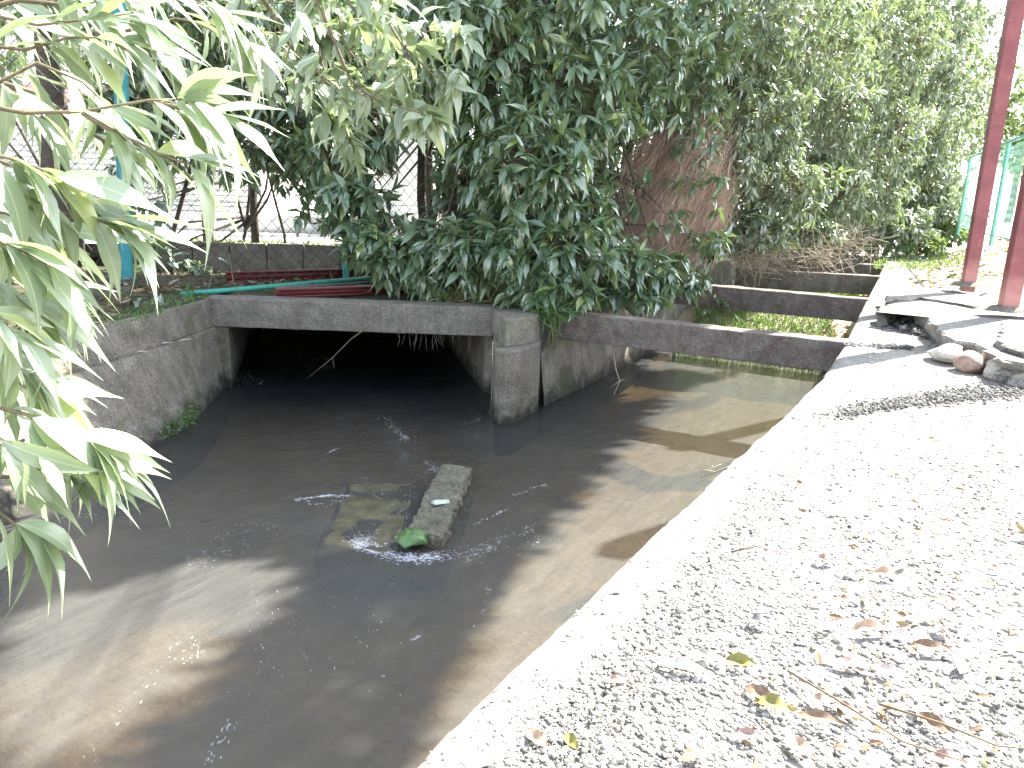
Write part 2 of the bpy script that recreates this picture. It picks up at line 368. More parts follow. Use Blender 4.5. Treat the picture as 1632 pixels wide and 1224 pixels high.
# ---------------------------------------------------------------- water and bed
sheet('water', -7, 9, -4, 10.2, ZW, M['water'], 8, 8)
V = []; nx, ny = 90, 110
for i in range(nx+1):
    for j in range(ny+1):
        x = -7+19*i/nx; y = -4+26*j/ny; s, u = su(x, y)
        z = -1.18+.10*vnoise(x*1.3, y*1.3)+.04*vnoise(x*5, y*5)
        z += .30*smooth01((u-3.6)/1.2)*smooth01((x-.5)/1.2)+.38*smooth01((u-4.4)/1.5)*smooth01((x-.8)/1.0)
        z += .07*smooth01((s+1.3)/1.)
        V.append((x, y, z))
F = [(i*(ny+1)+j, (i+1)*(ny+1)+j, (i+1)*(ny+1)+j+1, i*(ny+1)+j+1) for i in range(nx) for j in range(ny)]
tag(link('streambed', mesh_np('streambed', V, np.array(F), True), M['bed']), kind='structure')
# ---------------------------------------------------------------- left retaining wall
top = [(-2.98, 7.42), (-3.0, 7.1), (-3.07, 6.6), (-3.17, 6.1), (-3.26, 5.6), (-3.36, 5.0), (-3.47, 4.2), (-3.56, 3.2), (-3.6, 2), (-3.6, 0), (-3.6, -3)]
bot = [(-2.86, 7.35), (-2.82, 7.08), (-2.72, 6.55), (-2.64, 6.0), (-2.72, 5.5), (-2.8, 4.9), (-2.88, 4.2), (-2.95, 3.2), (-3.0, 2), (-3.0, 0), (-3.0, -3)]
def cat(P, t):
    i = min(int(t), len(P)-2); f_ = t-i; return Vector(P[i]).lerp(Vector(P[i+1]), f_)
lw = thing('retaining_wall', 'mossy leaning concrete retaining wall left of the culvert mouth', 'retaining wall', (-3, 6, -1.4))
def wallpart(name, prof):
    V = []; T = np.arange(0, 10.01, .08)
    for t in T:
        a, b_ = cat(top, t), cat(bot, t)
        for f_, z, o in prof:
            q = a.lerp(b_, f_); n_ = .012*vnoise(t*5, z*6)+.008*vnoise(t*17, z*22)
            V.append((q.x+o+n_, q.y, z+.006*vnoise(t*9, f_*5)))
    k = len(prof); F = [(i*k+j, i*k+j+1, (i+1)*k+j+1, (i+1)*k+j) for i in range(len(T)-1) for j in range(k-1)]
    return link(name, mesh_np(name, V, np.array(F), True), M['concrete'], lw)
wallpart('upper_course', [(-.9, -.02, 0), (-.3, .0, 0), (-.03, .0, 0), (.0, -.015, 0), (.05, -.07, 0), (.09, -.13, 0), (.13, -.2, 0), (.17, -.25, 0), (.18, -.275, 0), (.17, -.285, -.03)])
wallpart('lower_course', [(.1, -.272, 0), (.19, -.272, .005), (.22, -.277, .012), (.26, -.29, .01)]+[(.26+.74*i/14, -.29-.68*i/14, 0) for i in range(1, 15)]+[(1.25, -1.4, 0)])
# left bank soil
V = []; nx, ny = 60, 110
for i in range(nx+1):
    for j in range(ny+1):
        y = -3+ (10.4+3)*j/ny
        tt_ = 0
        xe = -2.98
        for q in range(len(top)-1):
            if top[q][1] >= y >= top[q+1][1]:
                xe = top[q][0]+(top[q+1][0]-top[q][0])*(top[q][1]-y)/(top[q][1]-top[q+1][1]); break
        d = 9*(i/nx)**1.7; x = xe-.04-d
        z = .005+.10*smooth01(d/.8)+.16*smooth01((d-.3)/2)+.05*vnoise(x*3, y*3)*smooth01(d*4)+.03*vnoise(x*9, y*9)*smooth01(d*4)
        if y > 7.45: z = z*(.6-.5*smooth01((y-8.2)/1.))+.0
        V.append((x, y, z))
F = [(i*(ny+1)+j, i*(ny+1)+j+1, (i+1)*(ny+1)+j+1, (i+1)*(ny+1)+j) for i in range(nx) for j in range(ny)]
tag(link('soil_bank', mesh_np('soil_bank', V, np.array(F), True), M['soil']), kind='structure')
# hedge ground behind culvert / left of the upstream channel
MW = [(.31, 7.0), (1.0, 8.25), (1.72, 9.6), (3.2, 12.3), (4.8, 15.3), (7.2, 19.8), (12, 28.8)]
V = []; 
for j in range(81):
    y = 7.62+21*j/80; xr = .2
    for q in range(len(MW)-1):
        if MW[q][1] <= y <= MW[q+1][1]: xr = MW[q][0]+(MW[q+1][0]-MW[q][0])*(y-MW[q][1])/(MW[q+1][1]-MW[q][1])
    xl = -3.0 if y < 10.4 else -6
    for i in range(31):
        x = xl+(xr-.12-xl)*i/30
        z = .0+.05*vnoise(x*3, y*3)
        V.append((x, y, z-.02*(1 if y < 8 else 0)))
F = [(j*31+i, j*31+i+1, (j+1)*31+i+1, (j+1)*31+i) for j in range(80) for i in range(30)]
tag(link('hedge_soil', mesh_np('hedge_soil', V, np.array(F), True), M['soil']), kind='structure')
# lot behind the fence
V = []
F = []
for i in range(31):
    for j in range(41):
        x = -40+52*i/30; y = 10.9+50*(j/40)**1.5
        V.append((min(x, 1.2+.5*(y-12)*.8), y-1.05 if x < -1.9 else max(y, 11.9), .30+.02*vnoise(i, j)))
F = [(i*41+j, (i+1)*41+j, (i+1)*41+j+1, i*41+j+1) for i in range(30) for j in range(40)]
tag(link('lot_ground', mesh_np('lot_ground', V, np.array(F), True), M['lot']), kind='structure')
# ---------------------------------------------------------------- culvert
cv = thing('culvert', 'dark rectangular concrete culvert opening with a long flat lintel beam', 'culvert', (-1.6, 7.5, -1.3))
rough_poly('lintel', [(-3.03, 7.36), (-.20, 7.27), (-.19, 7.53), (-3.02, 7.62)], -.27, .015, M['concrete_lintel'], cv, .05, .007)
rough_poly('side_wall', [(-.29, 7.46), (-.20, 7.38), (-1.75, 14.4), (-2.0, 14.4)], -1.4, -.265, M['concrete'], cv, .12, .004)
rough_poly('side_wall', [(-3.04, 7.40), (-2.80, 7.34), (-4.7, 14.4), (-4.95, 14.4)], -1.4, -.275, M['concrete'], cv, .12, .004)
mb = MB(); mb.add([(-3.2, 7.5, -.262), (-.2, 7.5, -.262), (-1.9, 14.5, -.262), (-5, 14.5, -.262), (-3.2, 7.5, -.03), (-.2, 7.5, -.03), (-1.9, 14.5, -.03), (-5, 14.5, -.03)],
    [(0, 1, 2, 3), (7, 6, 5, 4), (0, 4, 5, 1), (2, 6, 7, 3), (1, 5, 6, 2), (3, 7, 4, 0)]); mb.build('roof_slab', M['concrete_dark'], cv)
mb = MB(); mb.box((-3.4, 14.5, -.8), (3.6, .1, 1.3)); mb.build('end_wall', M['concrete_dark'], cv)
pr = thing('culvert_pier', 'chunky concrete pier with a notched cap between culvert and side channel', 'pier', (0, 6.8, -1.4))
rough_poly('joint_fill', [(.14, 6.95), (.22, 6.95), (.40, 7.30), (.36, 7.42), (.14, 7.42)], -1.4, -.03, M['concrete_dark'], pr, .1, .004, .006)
rough_poly('column', [(-.20, 7.42), (-.19, 7.2), (-.155, 6.48), (-.11, 6.37), (.02, 6.41), (.25, 6.86), (.27, 7.42)], -1.4, -.235, M['concrete'], pr, .05, .006, .01)
rough_poly('cap', [(-.235, 7.43), (-.21, 7.26), (-.075, 6.56), (.20, 6.84), (.245, 7.0), (.26, 7.43)], -.233, .012, M['concrete'], pr, .05, .007, .014)
# middle wall along the side channel
V = []
T = np.arange(0, 6.001, .05)
for t in T:
    a = cat(MW, t); w = .012*vnoise(t*7, 2)+.006*vnoise(t*30, 2)
    for s, z in ((-.25, -.02), (-.13, -.005), (-.10, -.015), (-.08, -.1), (-.06, -.3), (-.03, -.55), (0., -.75), (.01, -.92), (.02, -1.4)):
        V.append((a.x+NR.x*(s+w+.008*vnoise(t*9, z*9)), a.y+NR.y*(s+w), z))
k = 9; F = [(i*k+j, i*k+j+1, (i+1)*k+j+1, (i+1)*k+j) for i in range(len(T)-1) for j in range(k-1)]
tag(link('channel_wall', mesh_np('channel_wall', V, np.array(F), True), M['concrete']),
    'damp mossy concrete wall running back from the pier under the hedge', 'channel wall')
# strut beams
beams = [((.42, 7.20), (2.70, 6.02), .21, -.26, .0, 'nearest concrete strut beam, stained purple grey, joined to the pier side'),
         ((1.95, 10.05), (4.10, 8.80), .22, -.27, .01, 'second concrete strut beam, mossy, crossing above green grass'),
         ((3.55, 12.35), (5.62, 11.65), .22, -.28, .01, 'third concrete strut beam, dark and littered with dry stalks'),
         ((4.7, 14.4), (6.60, 13.7), .22, -.30, .02, 'fourth concrete strut beam, half hidden in brambles'),
         ((5.7, 16.4), (7.6, 15.6), .22, -.30, .03, 'farthest small strut beam deep in the shaded channel')]
for p_, q_, w, z0, z1, lb in beams:
    o = rough_poly('strut_beam', bar_poly(p_, q_, w), z0, z1, M['concrete_beam'], None, .06, .009, .014)
    tag(o, lb, 'beam', 'concrete strut beams across the channel')
M['slab_con'] = simple('silted concrete', (.105, .095, .058), .35, .4, 9, bmp=.6, bd=.01)
# ---------------------------------------------------------------- block and slab in the water
o = rough_poly('concrete_block', [(-.49, 5.12), (-.575, 4.03), (-.365, 3.94), (-.27, 5.08)], -1.15, -.80, M['block_con'], None, .02, .026, .012, freq=26)
for v in o.data.vertices:
    if v.co.z > .2 and vnoise(v.co.x*7+v.co.y*.5, 3.3) > -.02 and abs(v.co.x) < .06: v.co.z -= .012
tag(o, 'rough grey concrete block jutting out of the stream current', 'concrete block')
o = rough_poly('sunken_slab', [(-1.12, 4.92), (-1.10, 3.93), (-.62, 3.82), (-.56, 5.0)], -1.1, -.878, M['slab_con'], None, .035, .012, .06, freq=7)
tag(o, 'submerged brown concrete slab just under the water beside the block', 'slab')
def scrap(name, c, rx, ry, h, mat, label, cat_, seed, n_=14, jag=.3):
    rg = random.Random(seed); V = [(c[0], c[1], c[2]+h)]; F = []; rings = 4
    for r_ in range(1, rings+1):
        for i in range(n_):
            a = 2*math.pi*i/n_; q = r_/rings*(1+(rg.uniform(-jag, jag) if r_ > 2 else rg.uniform(-.08, .08)))
            V.append((c[0]+rx*q*math.cos(a), c[1]+ry*q*math.sin(a), c[2]+h*(1-(r_/rings)**2)+rg.uniform(-.3, .3)*h))
    for i in range(n_): F.append((0, 1+i, 1+(i+1) % n_))
    for r_ in range(rings-1):
        for i in range(n_):
            a, b_ = 1+r_*n_+i, 1+r_*n_+(i+1) % n_; F.append((a, a+n_, b_+n_, b_))
    nv = len(V); V += [(x, y, z-.006) for x, y, z in V]; F += [tuple(nv+i for i in f[::-1]) for f in F]
    b0 = 1+(rings-1)*n_
    F += [(b0+i, nv+b0+i, nv+b0+(i+1) % n_, b0+(i+1) % n_) for i in range(n_)]
    mb = MB(); mb.add(V, F); o = mb.build(name, mat, None, True); return tag(o, label, cat_)
M['rag'] = simple('soaked green sheet', (.11, .21, .07), .3, .25, 25, bmp=.3); M['scrap'] = simple('pale scrap', (.52, .60, .50), .5, .15, 30)
scrap('water_leaf', (-.545, 3.98, -.83), .085, .10, .045, M['rag'], 'crumpled bright green leaf caught on the lower end of the block', 'leaf', 3)
scrap('paper_scrap', (-.43, 4.42, -.792), .075, .035, .008, M['scrap'], 'pale torn scrap lying on top of the wet block', 'scrap', 5, 7, .55)
# ---------------------------------------------------------------- foliage toolkit
def template(st):
    """leaf outline: list of (t, halfwidth); returns verts (t, y, isedge) and faces"""
    T = [(0., 0.)]; n = len(st); F3 = []; F4 = []
    for t, w in st: T += [(t, -w), (t, 0.), (t, w)]
    T.append((1., 0.)); e = len(T)-1
    F3 += [(0, 1, 2), (0, 2, 3), (e-3, e, e-2), (e-2, e, e-1)]
    for i in range(n-1):
        a = 1+3*i; b_ = a+3; F4 += [(a, b_, b_+1, a+1), (a+1, b_+1, b_+2, a+2)]
    return np.array(T, np.float32), np.array(F3), (np.array(F4) if F4 else np.zeros((0, 4), int))
T_HI = template([(.04, .07), (.13, .50), (.25, .82), (.38, .98), (.50, 1.), (.60, .84), (.71, .52), (.81, .26), (.91, .10)])
T_MID = template([(.10, .42), (.35, 1.), (.62, .82), (.85, .26)])
T_LOW = template([(.25, .85), (.62, .80)])
def norm(a): return a/np.maximum(np.linalg.norm(a, axis=1, keepdims=True), 1e-6)
class Leaves:
    def __init__(s, tpl): s.t = tpl; s.P = []; s.D = []; s.N = []; s.L = []; s.W = []; s.dr = []; s.r = []
    def put(s, P, D, Nn, L, W, dr, r=None):
        s.P.append(P); s.D.append(D); s.N.append(Nn); s.L.append(L); s.W.append(W); s.dr.append(dr)
        s.r.append(rng.random(len(P)) if r is None else r)
    def build(s, name, mat, parent=None):
        T, F3, F4 = s.t; P = np.concatenate(s.P); D = norm(np.concatenate(s.D)); Nn = np.concatenate(s.N)
        L = np.concatenate(s.L)[:, None]; Wd = np.concatenate(s.W)[:, None]; dr = np.concatenate(s.dr)[:, None]; r = np.concatenate(s.r)
        B = norm(np.cross(Nn, D)); Nn = norm(np.cross(D, B)); n = len(P); k = len(T)
        t = T[:, 0][None, :]; y = T[:, 1][None, :]
        fold = .22+.2*rng.random((n, 1)); tw = (rng.random((n, 1))-.5)*.5
        wave = .06*np.sin(t*14+rng.random((n, 1))*6)*np.abs(y)
        h = fold*np.abs(y)*Wd+wave*Wd+tw*y*t*Wd-dr*L*t*t
        along = t*L*(1-.12*np.abs(dr)*t)
        side = y*Wd+(rng.random((n, 1))-.5)*.16*L*t*t
        V = P[:, None, :]+D[:, None, :]*along[..., None]+B[:, None, :]*side[..., None]+Nn[:, None, :]*h[..., None]
        off = (np.arange(n)*k)[:, None, None]
        Fs = [(F3[None]+off).reshape(-1, 3)]
        if len(F4): Fs.append((F4[None]+off).reshape(-1, 4))
        uv = np.stack([np.broadcast_to(t, (n, k)), np.broadcast_to(y*.5+.5, (n, k))], -1).reshape(-1, 2)
        return link(name, mesh_np(name, V.reshape(-1, 3), Fs, True, uv, np.repeat(r, k)), mat, parent)
def prisms(name, A, B, r0, r1, mat, parent=None, mid=None):
    """thin three-sided twigs from A to B"""
    A = np.asarray(A); B = np.asarray(B); n = len(A); D = norm(B-A); U = norm(np.cross(D, np.array([[.3, .2, 1.]]))); Vv = np.cross(D, U)
    pts = [(A, r0), (B, r1)] if mid is None else [(A, r0), (mid, (r0+r1)/2), (B, r1)]
    V = []
    for Pp, r_ in pts:
        r_ = np.broadcast_to(np.asarray(r_, float).reshape(-1, 1), (n, 1))
        for j in range(3):
            a = 2*math.pi*j/3; V.append(Pp+(U*math.cos(a)+Vv*math.sin(a))*r_)
    k = len(V); V = np.stack(V, 1).reshape(-1, 3); fs = []
    for s_ in range(len(pts)-1):
        for j in range(3): fs.append((s_*3+j, s_*3+(j+1) % 3, (s_+1)*3+(j+1) % 3, (s_+1)*3+j))
    F = (np.array(fs)[None]+(np.arange(n)*k)[:, None, None]).reshape(-1, 4)
    return link(name, mesh_np(name, V, F, True), mat, parent)
def clusters(lv, A, G, nl=7, L=.18, W=.027, spread=(35, 80), droop=.28, down=.45):
    """whorls of drooping leaves at twig tips A growing along G"""
    n = len(A); A = np.repeat(A, nl, 0); G = norm(np.repeat(G, nl, 0)); m_ = len(A)
    U = norm(np.cross(G, rng.normal(size=(m_, 3)))); ph = np.radians(rng.uniform(spread[0], spread[1], (m_, 1)))
    D = norm(G*np.cos(ph)+U*np.sin(ph)+np.array([[0, 0, -1.]])*down*rng.uniform(.4, 1.5, (m_, 1)))
    Nn = norm(np.array([[0, 0, 1.]])+G*.35+rng.normal(size=(m_, 3))*.35)
    Ls = L*rng.uniform(.45, 1.22, m_); Ws = W*rng.uniform(.75, 1.25, m_)*(Ls/L)**.5
    P = A+G*rng.uniform(-.07, .01, (m_, 1))
    base = np.repeat(rng.random(n), nl)
    r = np.clip(base*.5+rng.random(m_)*.5, 0, 1); yo = rng.random(m_) < .05; r[yo] = .97
    lv.put(P, D, Nn, Ls, Ws, droop*rng.uniform(.3, 1.8, m_), r)
def lobe(px, py, Y, rpx, rpy, ry, n):
    c = at(px, py, Y=Y); k = Y/1180.; return (np.array(c), np.array([rpx*k, ry, rpy*k]), n)
def sample_lobe(c, r, n, shell=.5):
    d = norm(rng.normal(size=(n, 3))); q = rng.uniform(shell, 1., (n, 1))**.7
    lump = 1+.22*np.sin(d[:, :1]*5+c[0]*3)*np.sin(d[:, 1:2]*4+c[1])+.15*np.sin(d[:, 2:3]*7+c[2]*5)
    return c+d*q*r*lump, d
def tree(name, label, cat_, base, trunk_pts, trunk_r, lobes, tpl=T_MID, mat='leaf', nl=7, L=.18, W=.027, group=None, limbs=True, parent=None, **kw):
    t = parent or thing(name, label, cat_, base, group)
    mb = MB()
    for pts, rr in zip(trunk_pts, trunk_r): mb.tube(pts, rr, 7)
    lv = Leaves(tpl); TA = []; TB = []; rg = random.Random(len(lobes)+int(abs(base[0])*100))
    for c, r, n in lobes:
        A, d = sample_lobe(c, r, n); G = norm(d*.8+rng.normal(size=(n, 3))*.45+np.array([[0, 0, -.15]]))
        ok = A[:, 2] > .02; A = A[ok]; G = G[ok]; n = len(A)
        clusters(lv, A, G, nl, L, W, **kw)
        TB.append(A); back = A-G*rng.uniform(.15, .45, (n, 1)); TA.append(back*.75+c*.25)
        if limbs and trunk_pts:
            tp = trunk_pts[rg.randrange(len(trunk_pts))]; q0 = Vector(tp[-1 if len(tp) < 3 else rg.randrange(1, len(tp))]); q1 = Vector(c)
            for _ in range(3):
                q2 = q1+Vector((rg.uniform(-.6, .6)*r[0], rg.uniform(-.6, .6)*r[1], rg.uniform(-.5, .5)*r[2]))
                mid = q0.lerp(q2, .5)+Vector((rg.uniform(-.15, .15), rg.uniform(-.15, .15), rg.uniform(-.1, .2)))
                mb.tube([q0, mid, q2], [.022, .015, .005], 5)
    if mb.n: mb.build('trunk', M['bark'], t, True)
    prisms('twigs', np.concatenate(TA), np.concatenate(TB), .004, .0022, M['twig'], t)
    lv.build('crown', M[mat], t)
    return t
def trunk(x, y, z0, z1, r, lean=(0, 0), seed=0):
    rg = random.Random(seed+int(x*50)); n = 7; P = []
    for i in range(n):
        f_ = i/(n-1); P.append((x+lean[0]*f_+rg.uniform(-.05, .05)*(i > 0), y+lean[1]*f_+rg.uniform(-.05, .05)*(i > 0), z0+(z1-z0)*f_))
    return P, [r*(1.15-.6*i/(n-1)) for i in range(n)]
def tr(*specs):
    a = [trunk(*s_) for s_ in specs]; return [q[0] for q in a], [q[1] for q in a]
# ---------------------------------------------------------------- trees
tp_, rr_ = tr((-4.0, 10.0, .2, 3.2, .065, (.1, 0), 1), (-3.4, 10.05, .2, 3.2, .05, (.05, .1), 2), (-3.65, 10.1, .1, 2.6, .022, (.5, .1), 3), (-4.5, 9.95, .1, 2.5, .03, (.7, 0), 5), (-3.0, 10., .1, 2.4, .018, (-.35, 0), 6))
tree('hedge_tree', 'pair of slim hedge trees standing behind the wire fence above the low block wall', 'tree', (-3.6, 9.7, .1), tp_, rr_,
     [lobe(215, 110, 8.9, 70, 75, .5, 70), lobe(300, 70, 9.2, 110, 85, .6, 150), lobe(400, 110, 9.2, 110, 100, .6, 190), lobe(470, 190, 9.0, 75, 70, .5, 90), lobe(330, 190, 9.4, 60, 35, .3, 14), lobe(540, 60, 9.2, 100, 80, .6, 120), lobe(240, 330, 8.8, 22, 45, .2, 5), lobe(500, 260, 9., 50, 40, .3, 50), lobe(430, 20, 8.8, 150, 70, .6, 200), lobe(330, 225, 9.2, 150, 40, .4, 75), lobe(440, 255, 9.0, 100, 45, .3, 60), lobe(230, 290, 8.9, 50, 50, .3, 26), lobe(255, 420, 9.3, 30, 30, .2, 12), lobe(520, 330, 9.0, 40, 40, .3, 14), lobe(210, 200, 9., 50, 60, .4, 40), lobe(250, 150, 9, 60, 50, .4, 50)], L=.205, W=.033)
tp_, rr_ = tr((-5.35, 9.1, .1, 3.6, .17, (.05, .1), 9))
tree('old_tree', 'thick dark trunk behind the wire fence at the far left', 'tree', (-5.3, 9.1, .1), tp_, rr_,
     [lobe(70, 10, 9.4, 90, 45, .6, 60), lobe(-40, 60, 9.4, 70, 100, .6, 60), lobe(150, 20, 9.2, 60, 40, .4, 40)], L=.205, W=.033)
tp_, rr_ = tr((-1.1, 8.9, .0, 3., .05, (.1, 0), 11), (-.5, 9.2, .0, 3., .07, (.1, 0), 12), (.1, 9.3, 0, 3, .06, (.1, 0), 13), (-.75, 9.4, 0, 3, .035, (-.1, 0), 14))
tree('evergreen_oak', 'dense evergreen oak drooping over the culvert lintel and pier', 'tree', (-.4, 9., 0), tp_, rr_,
     [lobe(625, 395, 7.9, 80, 50, .4, 120), lobe(570, 330, 8.1, 55, 60, .35, 70), lobe(545, 240, 8.4, 70, 70, .4, 90), lobe(800, 110, 7.9, 70, 110, .5, 150), lobe(850, 260, 7.5, 85, 80, .45, 170), lobe(760, 400, 7.7, 90, 50, .4, 150),
      lobe(870, 400, 7.4, 100, 55, .4, 160), lobe(700, 20, 8.2, 70, 50, .4, 70), lobe(640, 60, 8.4, 90, 80, .5, 110), lobe(920, 160, 8.2, 90, 90, .5, 170), lobe(720, 300, 8.5, 35, 50, .3, 26), lobe(810, 330, 8.2, 60, 60, .4, 70), lobe(690, 440, 7.8, 45, 25, .2, 40), lobe(855, 465, 7.25, 45, 30, .15, 40), lobe(905, 465, 7.15, 45, 30, .15, 36), lobe(1000, 470, 7.9, 60, 22, .2, 46), lobe(720, 60, 8., 110, 90, .6, 220), lobe(820, 0, 8.2, 120, 70, .6, 220), lobe(600, 180, 8.3, 60, 70, .4, 80), lobe(760, 200, 8.2, 70, 60, .4, 90)], L=.215, W=.034)
tp_, rr_ = tr((.75, 10.2, 0, 3.2, .06, (.1, 0), 21), (2.4, 12.3, 0, 4., .05, (0, 0), 22))
tree('evergreen_oak', 'evergreen oak leaning out over the channel wall beside the reddish dry brush', 'tree', (1.1, 9.9, 0), tp_, rr_,
     [lobe(985, 80, 9.0, 110, 100, .6, 260), lobe(1010, 165, 8.9, 60, 35, .4, 60), lobe(935, 330, 8.2, 45, 70, .4, 70), lobe(970, 420, 7.9, 80, 45, .35, 140), lobe(1050, 440, 8.4, 70, 35, .35, 120), lobe(1100, 60, 10, 80, 90, .6, 200), lobe(930, 250, 8.8, 50, 60, .4, 70), lobe(1100, 170, 10, 60, 40, .4, 60), lobe(1125, 385, 9.6, 40, 18, .3, 20), lobe(1110, 310, 9.6, 50, 50, .3, 12), lobe(1040, 330, 9.2, 60, 60, .3, 14), lobe(1110, 230, 9.6, 50, 30, .3, 16)], L=.20, W=.031)
tp_, rr_ = tr((2.7, 12.6, 0, 4.2, .08, (.2, 0), 31), (3.4, 13.5, 0, 4.4, .07, (.2, 0), 32))
tree('evergreen_oak', 'grey green evergreen hanging low over the second and third beams', 'tree', (2.8, 12.6, 0), tp_, rr_,
     [lobe(1190, 60, 11.5, 80, 90, .8, 330), lobe(1210, 190, 11.3, 75, 75, .7, 280), lobe(1180, 260, 10.6, 45, 45, .4, 90), lobe(1240, 300, 11.8, 75, 65, .7, 300), lobe(1200, 370, 11.5, 60, 40, .6, 180), lobe(1290, 60, 12.5, 90, 90, .9, 330), lobe(1150, 330, 11.5, 30, 30, .4, 60)],
     tpl=T_LOW, nl=8, mat='leaf_far', L=.165, W=.024)
tp_, rr_ = tr((5.0, 16.5, 0, 5, .09, (.2, 0), 41), (4.6, 15.6, 0, 5, .07, (.1, 0), 42))
tree('evergreen_oak', 'broad silvery leaved evergreen over the far bend of the channel', 'tree', (4.9, 16.2, 0), tp_, rr_,
     [lobe(1310, 190, 13.8, 70, 80, .9, 380), lobe(1400, 70, 15, 100, 90, 1, 450), lobe(1320, 300, 13.8, 70, 55, .8, 320), lobe(1395, 210, 15, 80, 80, 1, 420), lobe(1380, 310, 14.8, 60, 45, .8, 260), lobe(1285, 370, 13.0, 50, 25, .5, 110)],
     tpl=T_LOW, nl=8, mat='leaf_far', L=.17, W=.024)
tp_, rr_ = tr((8.8, 20.6, .2, 6, .1, (.2, 0), 51), (9.8, 23, .2, 6.5, .1, (.2, 0), 52))
tree('evergreen_oak', 'farthest evergreen of the row, sunlit beside the leaning red posts', 'tree', (9, 20.8, .2), tp_, rr_,
     [lobe(1480, 60, 18.5, 80, 90, 1.2, 500), lobe(1470, 180, 18, 75, 75, 1.1, 450), lobe(1460, 290, 17.5, 65, 60, 1., 380), lobe(1540, 90, 21, 60, 90, 1.2, 380), lobe(1530, 210, 20.5, 40, 60, 1.1, 240), lobe(1430, 360, 16, 50, 32, .7, 190), lobe(1500, 340, 17, 40, 35, .7, 150)],
     tpl=T_LOW, nl=8, mat='leaf_far', L=.19, W=.028)
tree('shrub', 'low pale shrub growing at the foot of the green fence', 'shrub', (9.3, 17.3, .5), [], [],
     [lobe(1515, 372, 16.6, 30, 16, .5, 70), lobe(1545, 345, 18., 20, 20, .5, 50), lobe(1475, 392, 15.5, 36, 12, .4, 60)], tpl=T_LOW, nl=8, mat='leaf_pale', L=.16, W=.028)
tp_, rr_ = tr((19.5, 31, .3, 6, .12, (.2, 0), 61))
tree('far_tree', 'pale yellow green tree beyond the green mesh fence', 'tree', (19.5, 31, .3), tp_, rr_,
     [lobe(1612, 200, 29, 45, 40, 1.5, 260), lobe(1585, 150, 30, 30, 60, 1.5, 150), lobe(1640, 250, 28, 40, 30, 1.2, 150)], tpl=T_LOW, nl=8, mat='leaf_pale', L=.26, W=.045)
tp_, rr_ = tr((.2, 11.6, 0, 3.4, .07, (.1, 0), 71), (1.6, 12.2, 0, 3.6, .07, (.1, 0), 72), (-1.2, 10.9, 0, 3.2, .06, (0, 0), 73))
tree('hedge_tree', 'shaded background hedge seen through gaps behind the central oaks', 'tree', (.2, 11.6, 0), tp_, rr_,
     [lobe(800, 60, 10.6, 110, 130, .5, 200), lobe(900, 200, 10.6, 110, 110, .5, 200), lobe(780, 330, 10.6, 60, 90, .5, 90), lobe(1000, 60, 11.2, 110, 120, .5, 200), lobe(1080, 180, 11.8, 120, 120, .5, 220), lobe(1060, 320, 11.8, 110, 90, .4, 170), lobe(920, 370, 10.8, 90, 70, .4, 120),
      lobe(590, 100, 10.0, 70, 130, .5, 90), lobe(1180, 120, 13.2, 80, 140, .5, 140), lobe(1180, 300, 13.2, 80, 100, .5, 120)], tpl=T_LOW, L=.24, W=.046, nl=8)
tp_, rr_ = tr((7.2, 20., 0, 5.5, .07, (.1, 0), 81), (9.9, 24.5, 0, 6.5, .09, (.1, 0), 82))
tree('hedge_tree', 'shaded background trees filling the gaps behind the silvery evergreens', 'tree', (8.4, 21, 0), tp_, rr_,
     [lobe(1290, 100, 17, 90, 150, .6, 220), lobe(1300, 300, 17, 90, 100, .6, 170), lobe(1400, 120, 19, 90, 150, .6, 220), lobe(1410, 300, 19, 80, 100, .6, 190), lobe(1480, 150, 23, 70, 170, .6, 220), lobe(1350, 400, 18.5, 90, 22, .5, 90), lobe(1470, 330, 22, 60, 60, .6, 120)], tpl=T_LOW, L=.34, W=.065, nl=8, mat='leaf_far')
# tree with an unseen crown above the frame, leaves placed to shade the water
sh = thing('shade_tree', 'tall evergreen whose unseen high crown is shaped to shade the stream', 'tree', (2.2, 12.9, 0))
def inpoly(P, poly):
    x, y = P[:, 0], P[:, 1]; ins = np.zeros(len(P), bool); j = len(poly)-1
    for i in range(len(poly)):
        xi, yi = poly[i]; xj, yj = poly[j]
        c_ = ((yi > y) != (yj > y)) & (x < (xj-xi)*(y-yi)/(yj-yi+1e-9)+xi); ins ^= c_; j = i
    return ins
def wp(pts): return [tuple(at(x, y, z=ZW))[:2] for x, y in pts]
GAP1 = wp([(-60, 1010), (60, 960), (200, 915), (330, 885), (470, 900), (450, 985), (340, 1070), (210, 1160), (90, 1230), (-80, 1270)])
GAP2 = wp([(560, 1400), (640, 1200), (720, 1060), (780, 940), (830, 860), (910, 790), (960, 740), (985, 690), (1040, 640), (1090, 615), (1180, 595), (1420, 520), (1900, 700), (1900, 1600)])
n_ = 9500
Wp = np.stack([rng.uniform(-3.9, 2.6, n_), rng.uniform(1.75, 8.6, n_)], 1)
Wp = Wp[~inpoly(Wp, GAP1) & ~inpoly(Wp, GAP2)]
Wp = Wp[~((Wp[:, 0] < -2.75) & (Wp[:, 1] < 5.0))]
Hh = rng.uniform(6.0, 8.5, len(Wp)); sh_ = (Hh-ZW)/math.tan(SUN_EL)
A = np.stack([Wp[:, 0]+sh_*math.sin(AZ), Wp[:, 1]+sh_*math.cos(AZ), Hh], 1)
bx = Wp[:, 0]+.88/math.tan(SUN_EL)*math.sin(AZ); by = Wp[:, 1]+.88/math.tan(SUN_EL)*math.cos(AZ)   # keep the bank sunny
ea = np.array(ED); de = np.array([(x_-np.interp(y_, ea[:, 1], ea[:, 0]))*.868 for x_, y_ in zip(bx, by)])
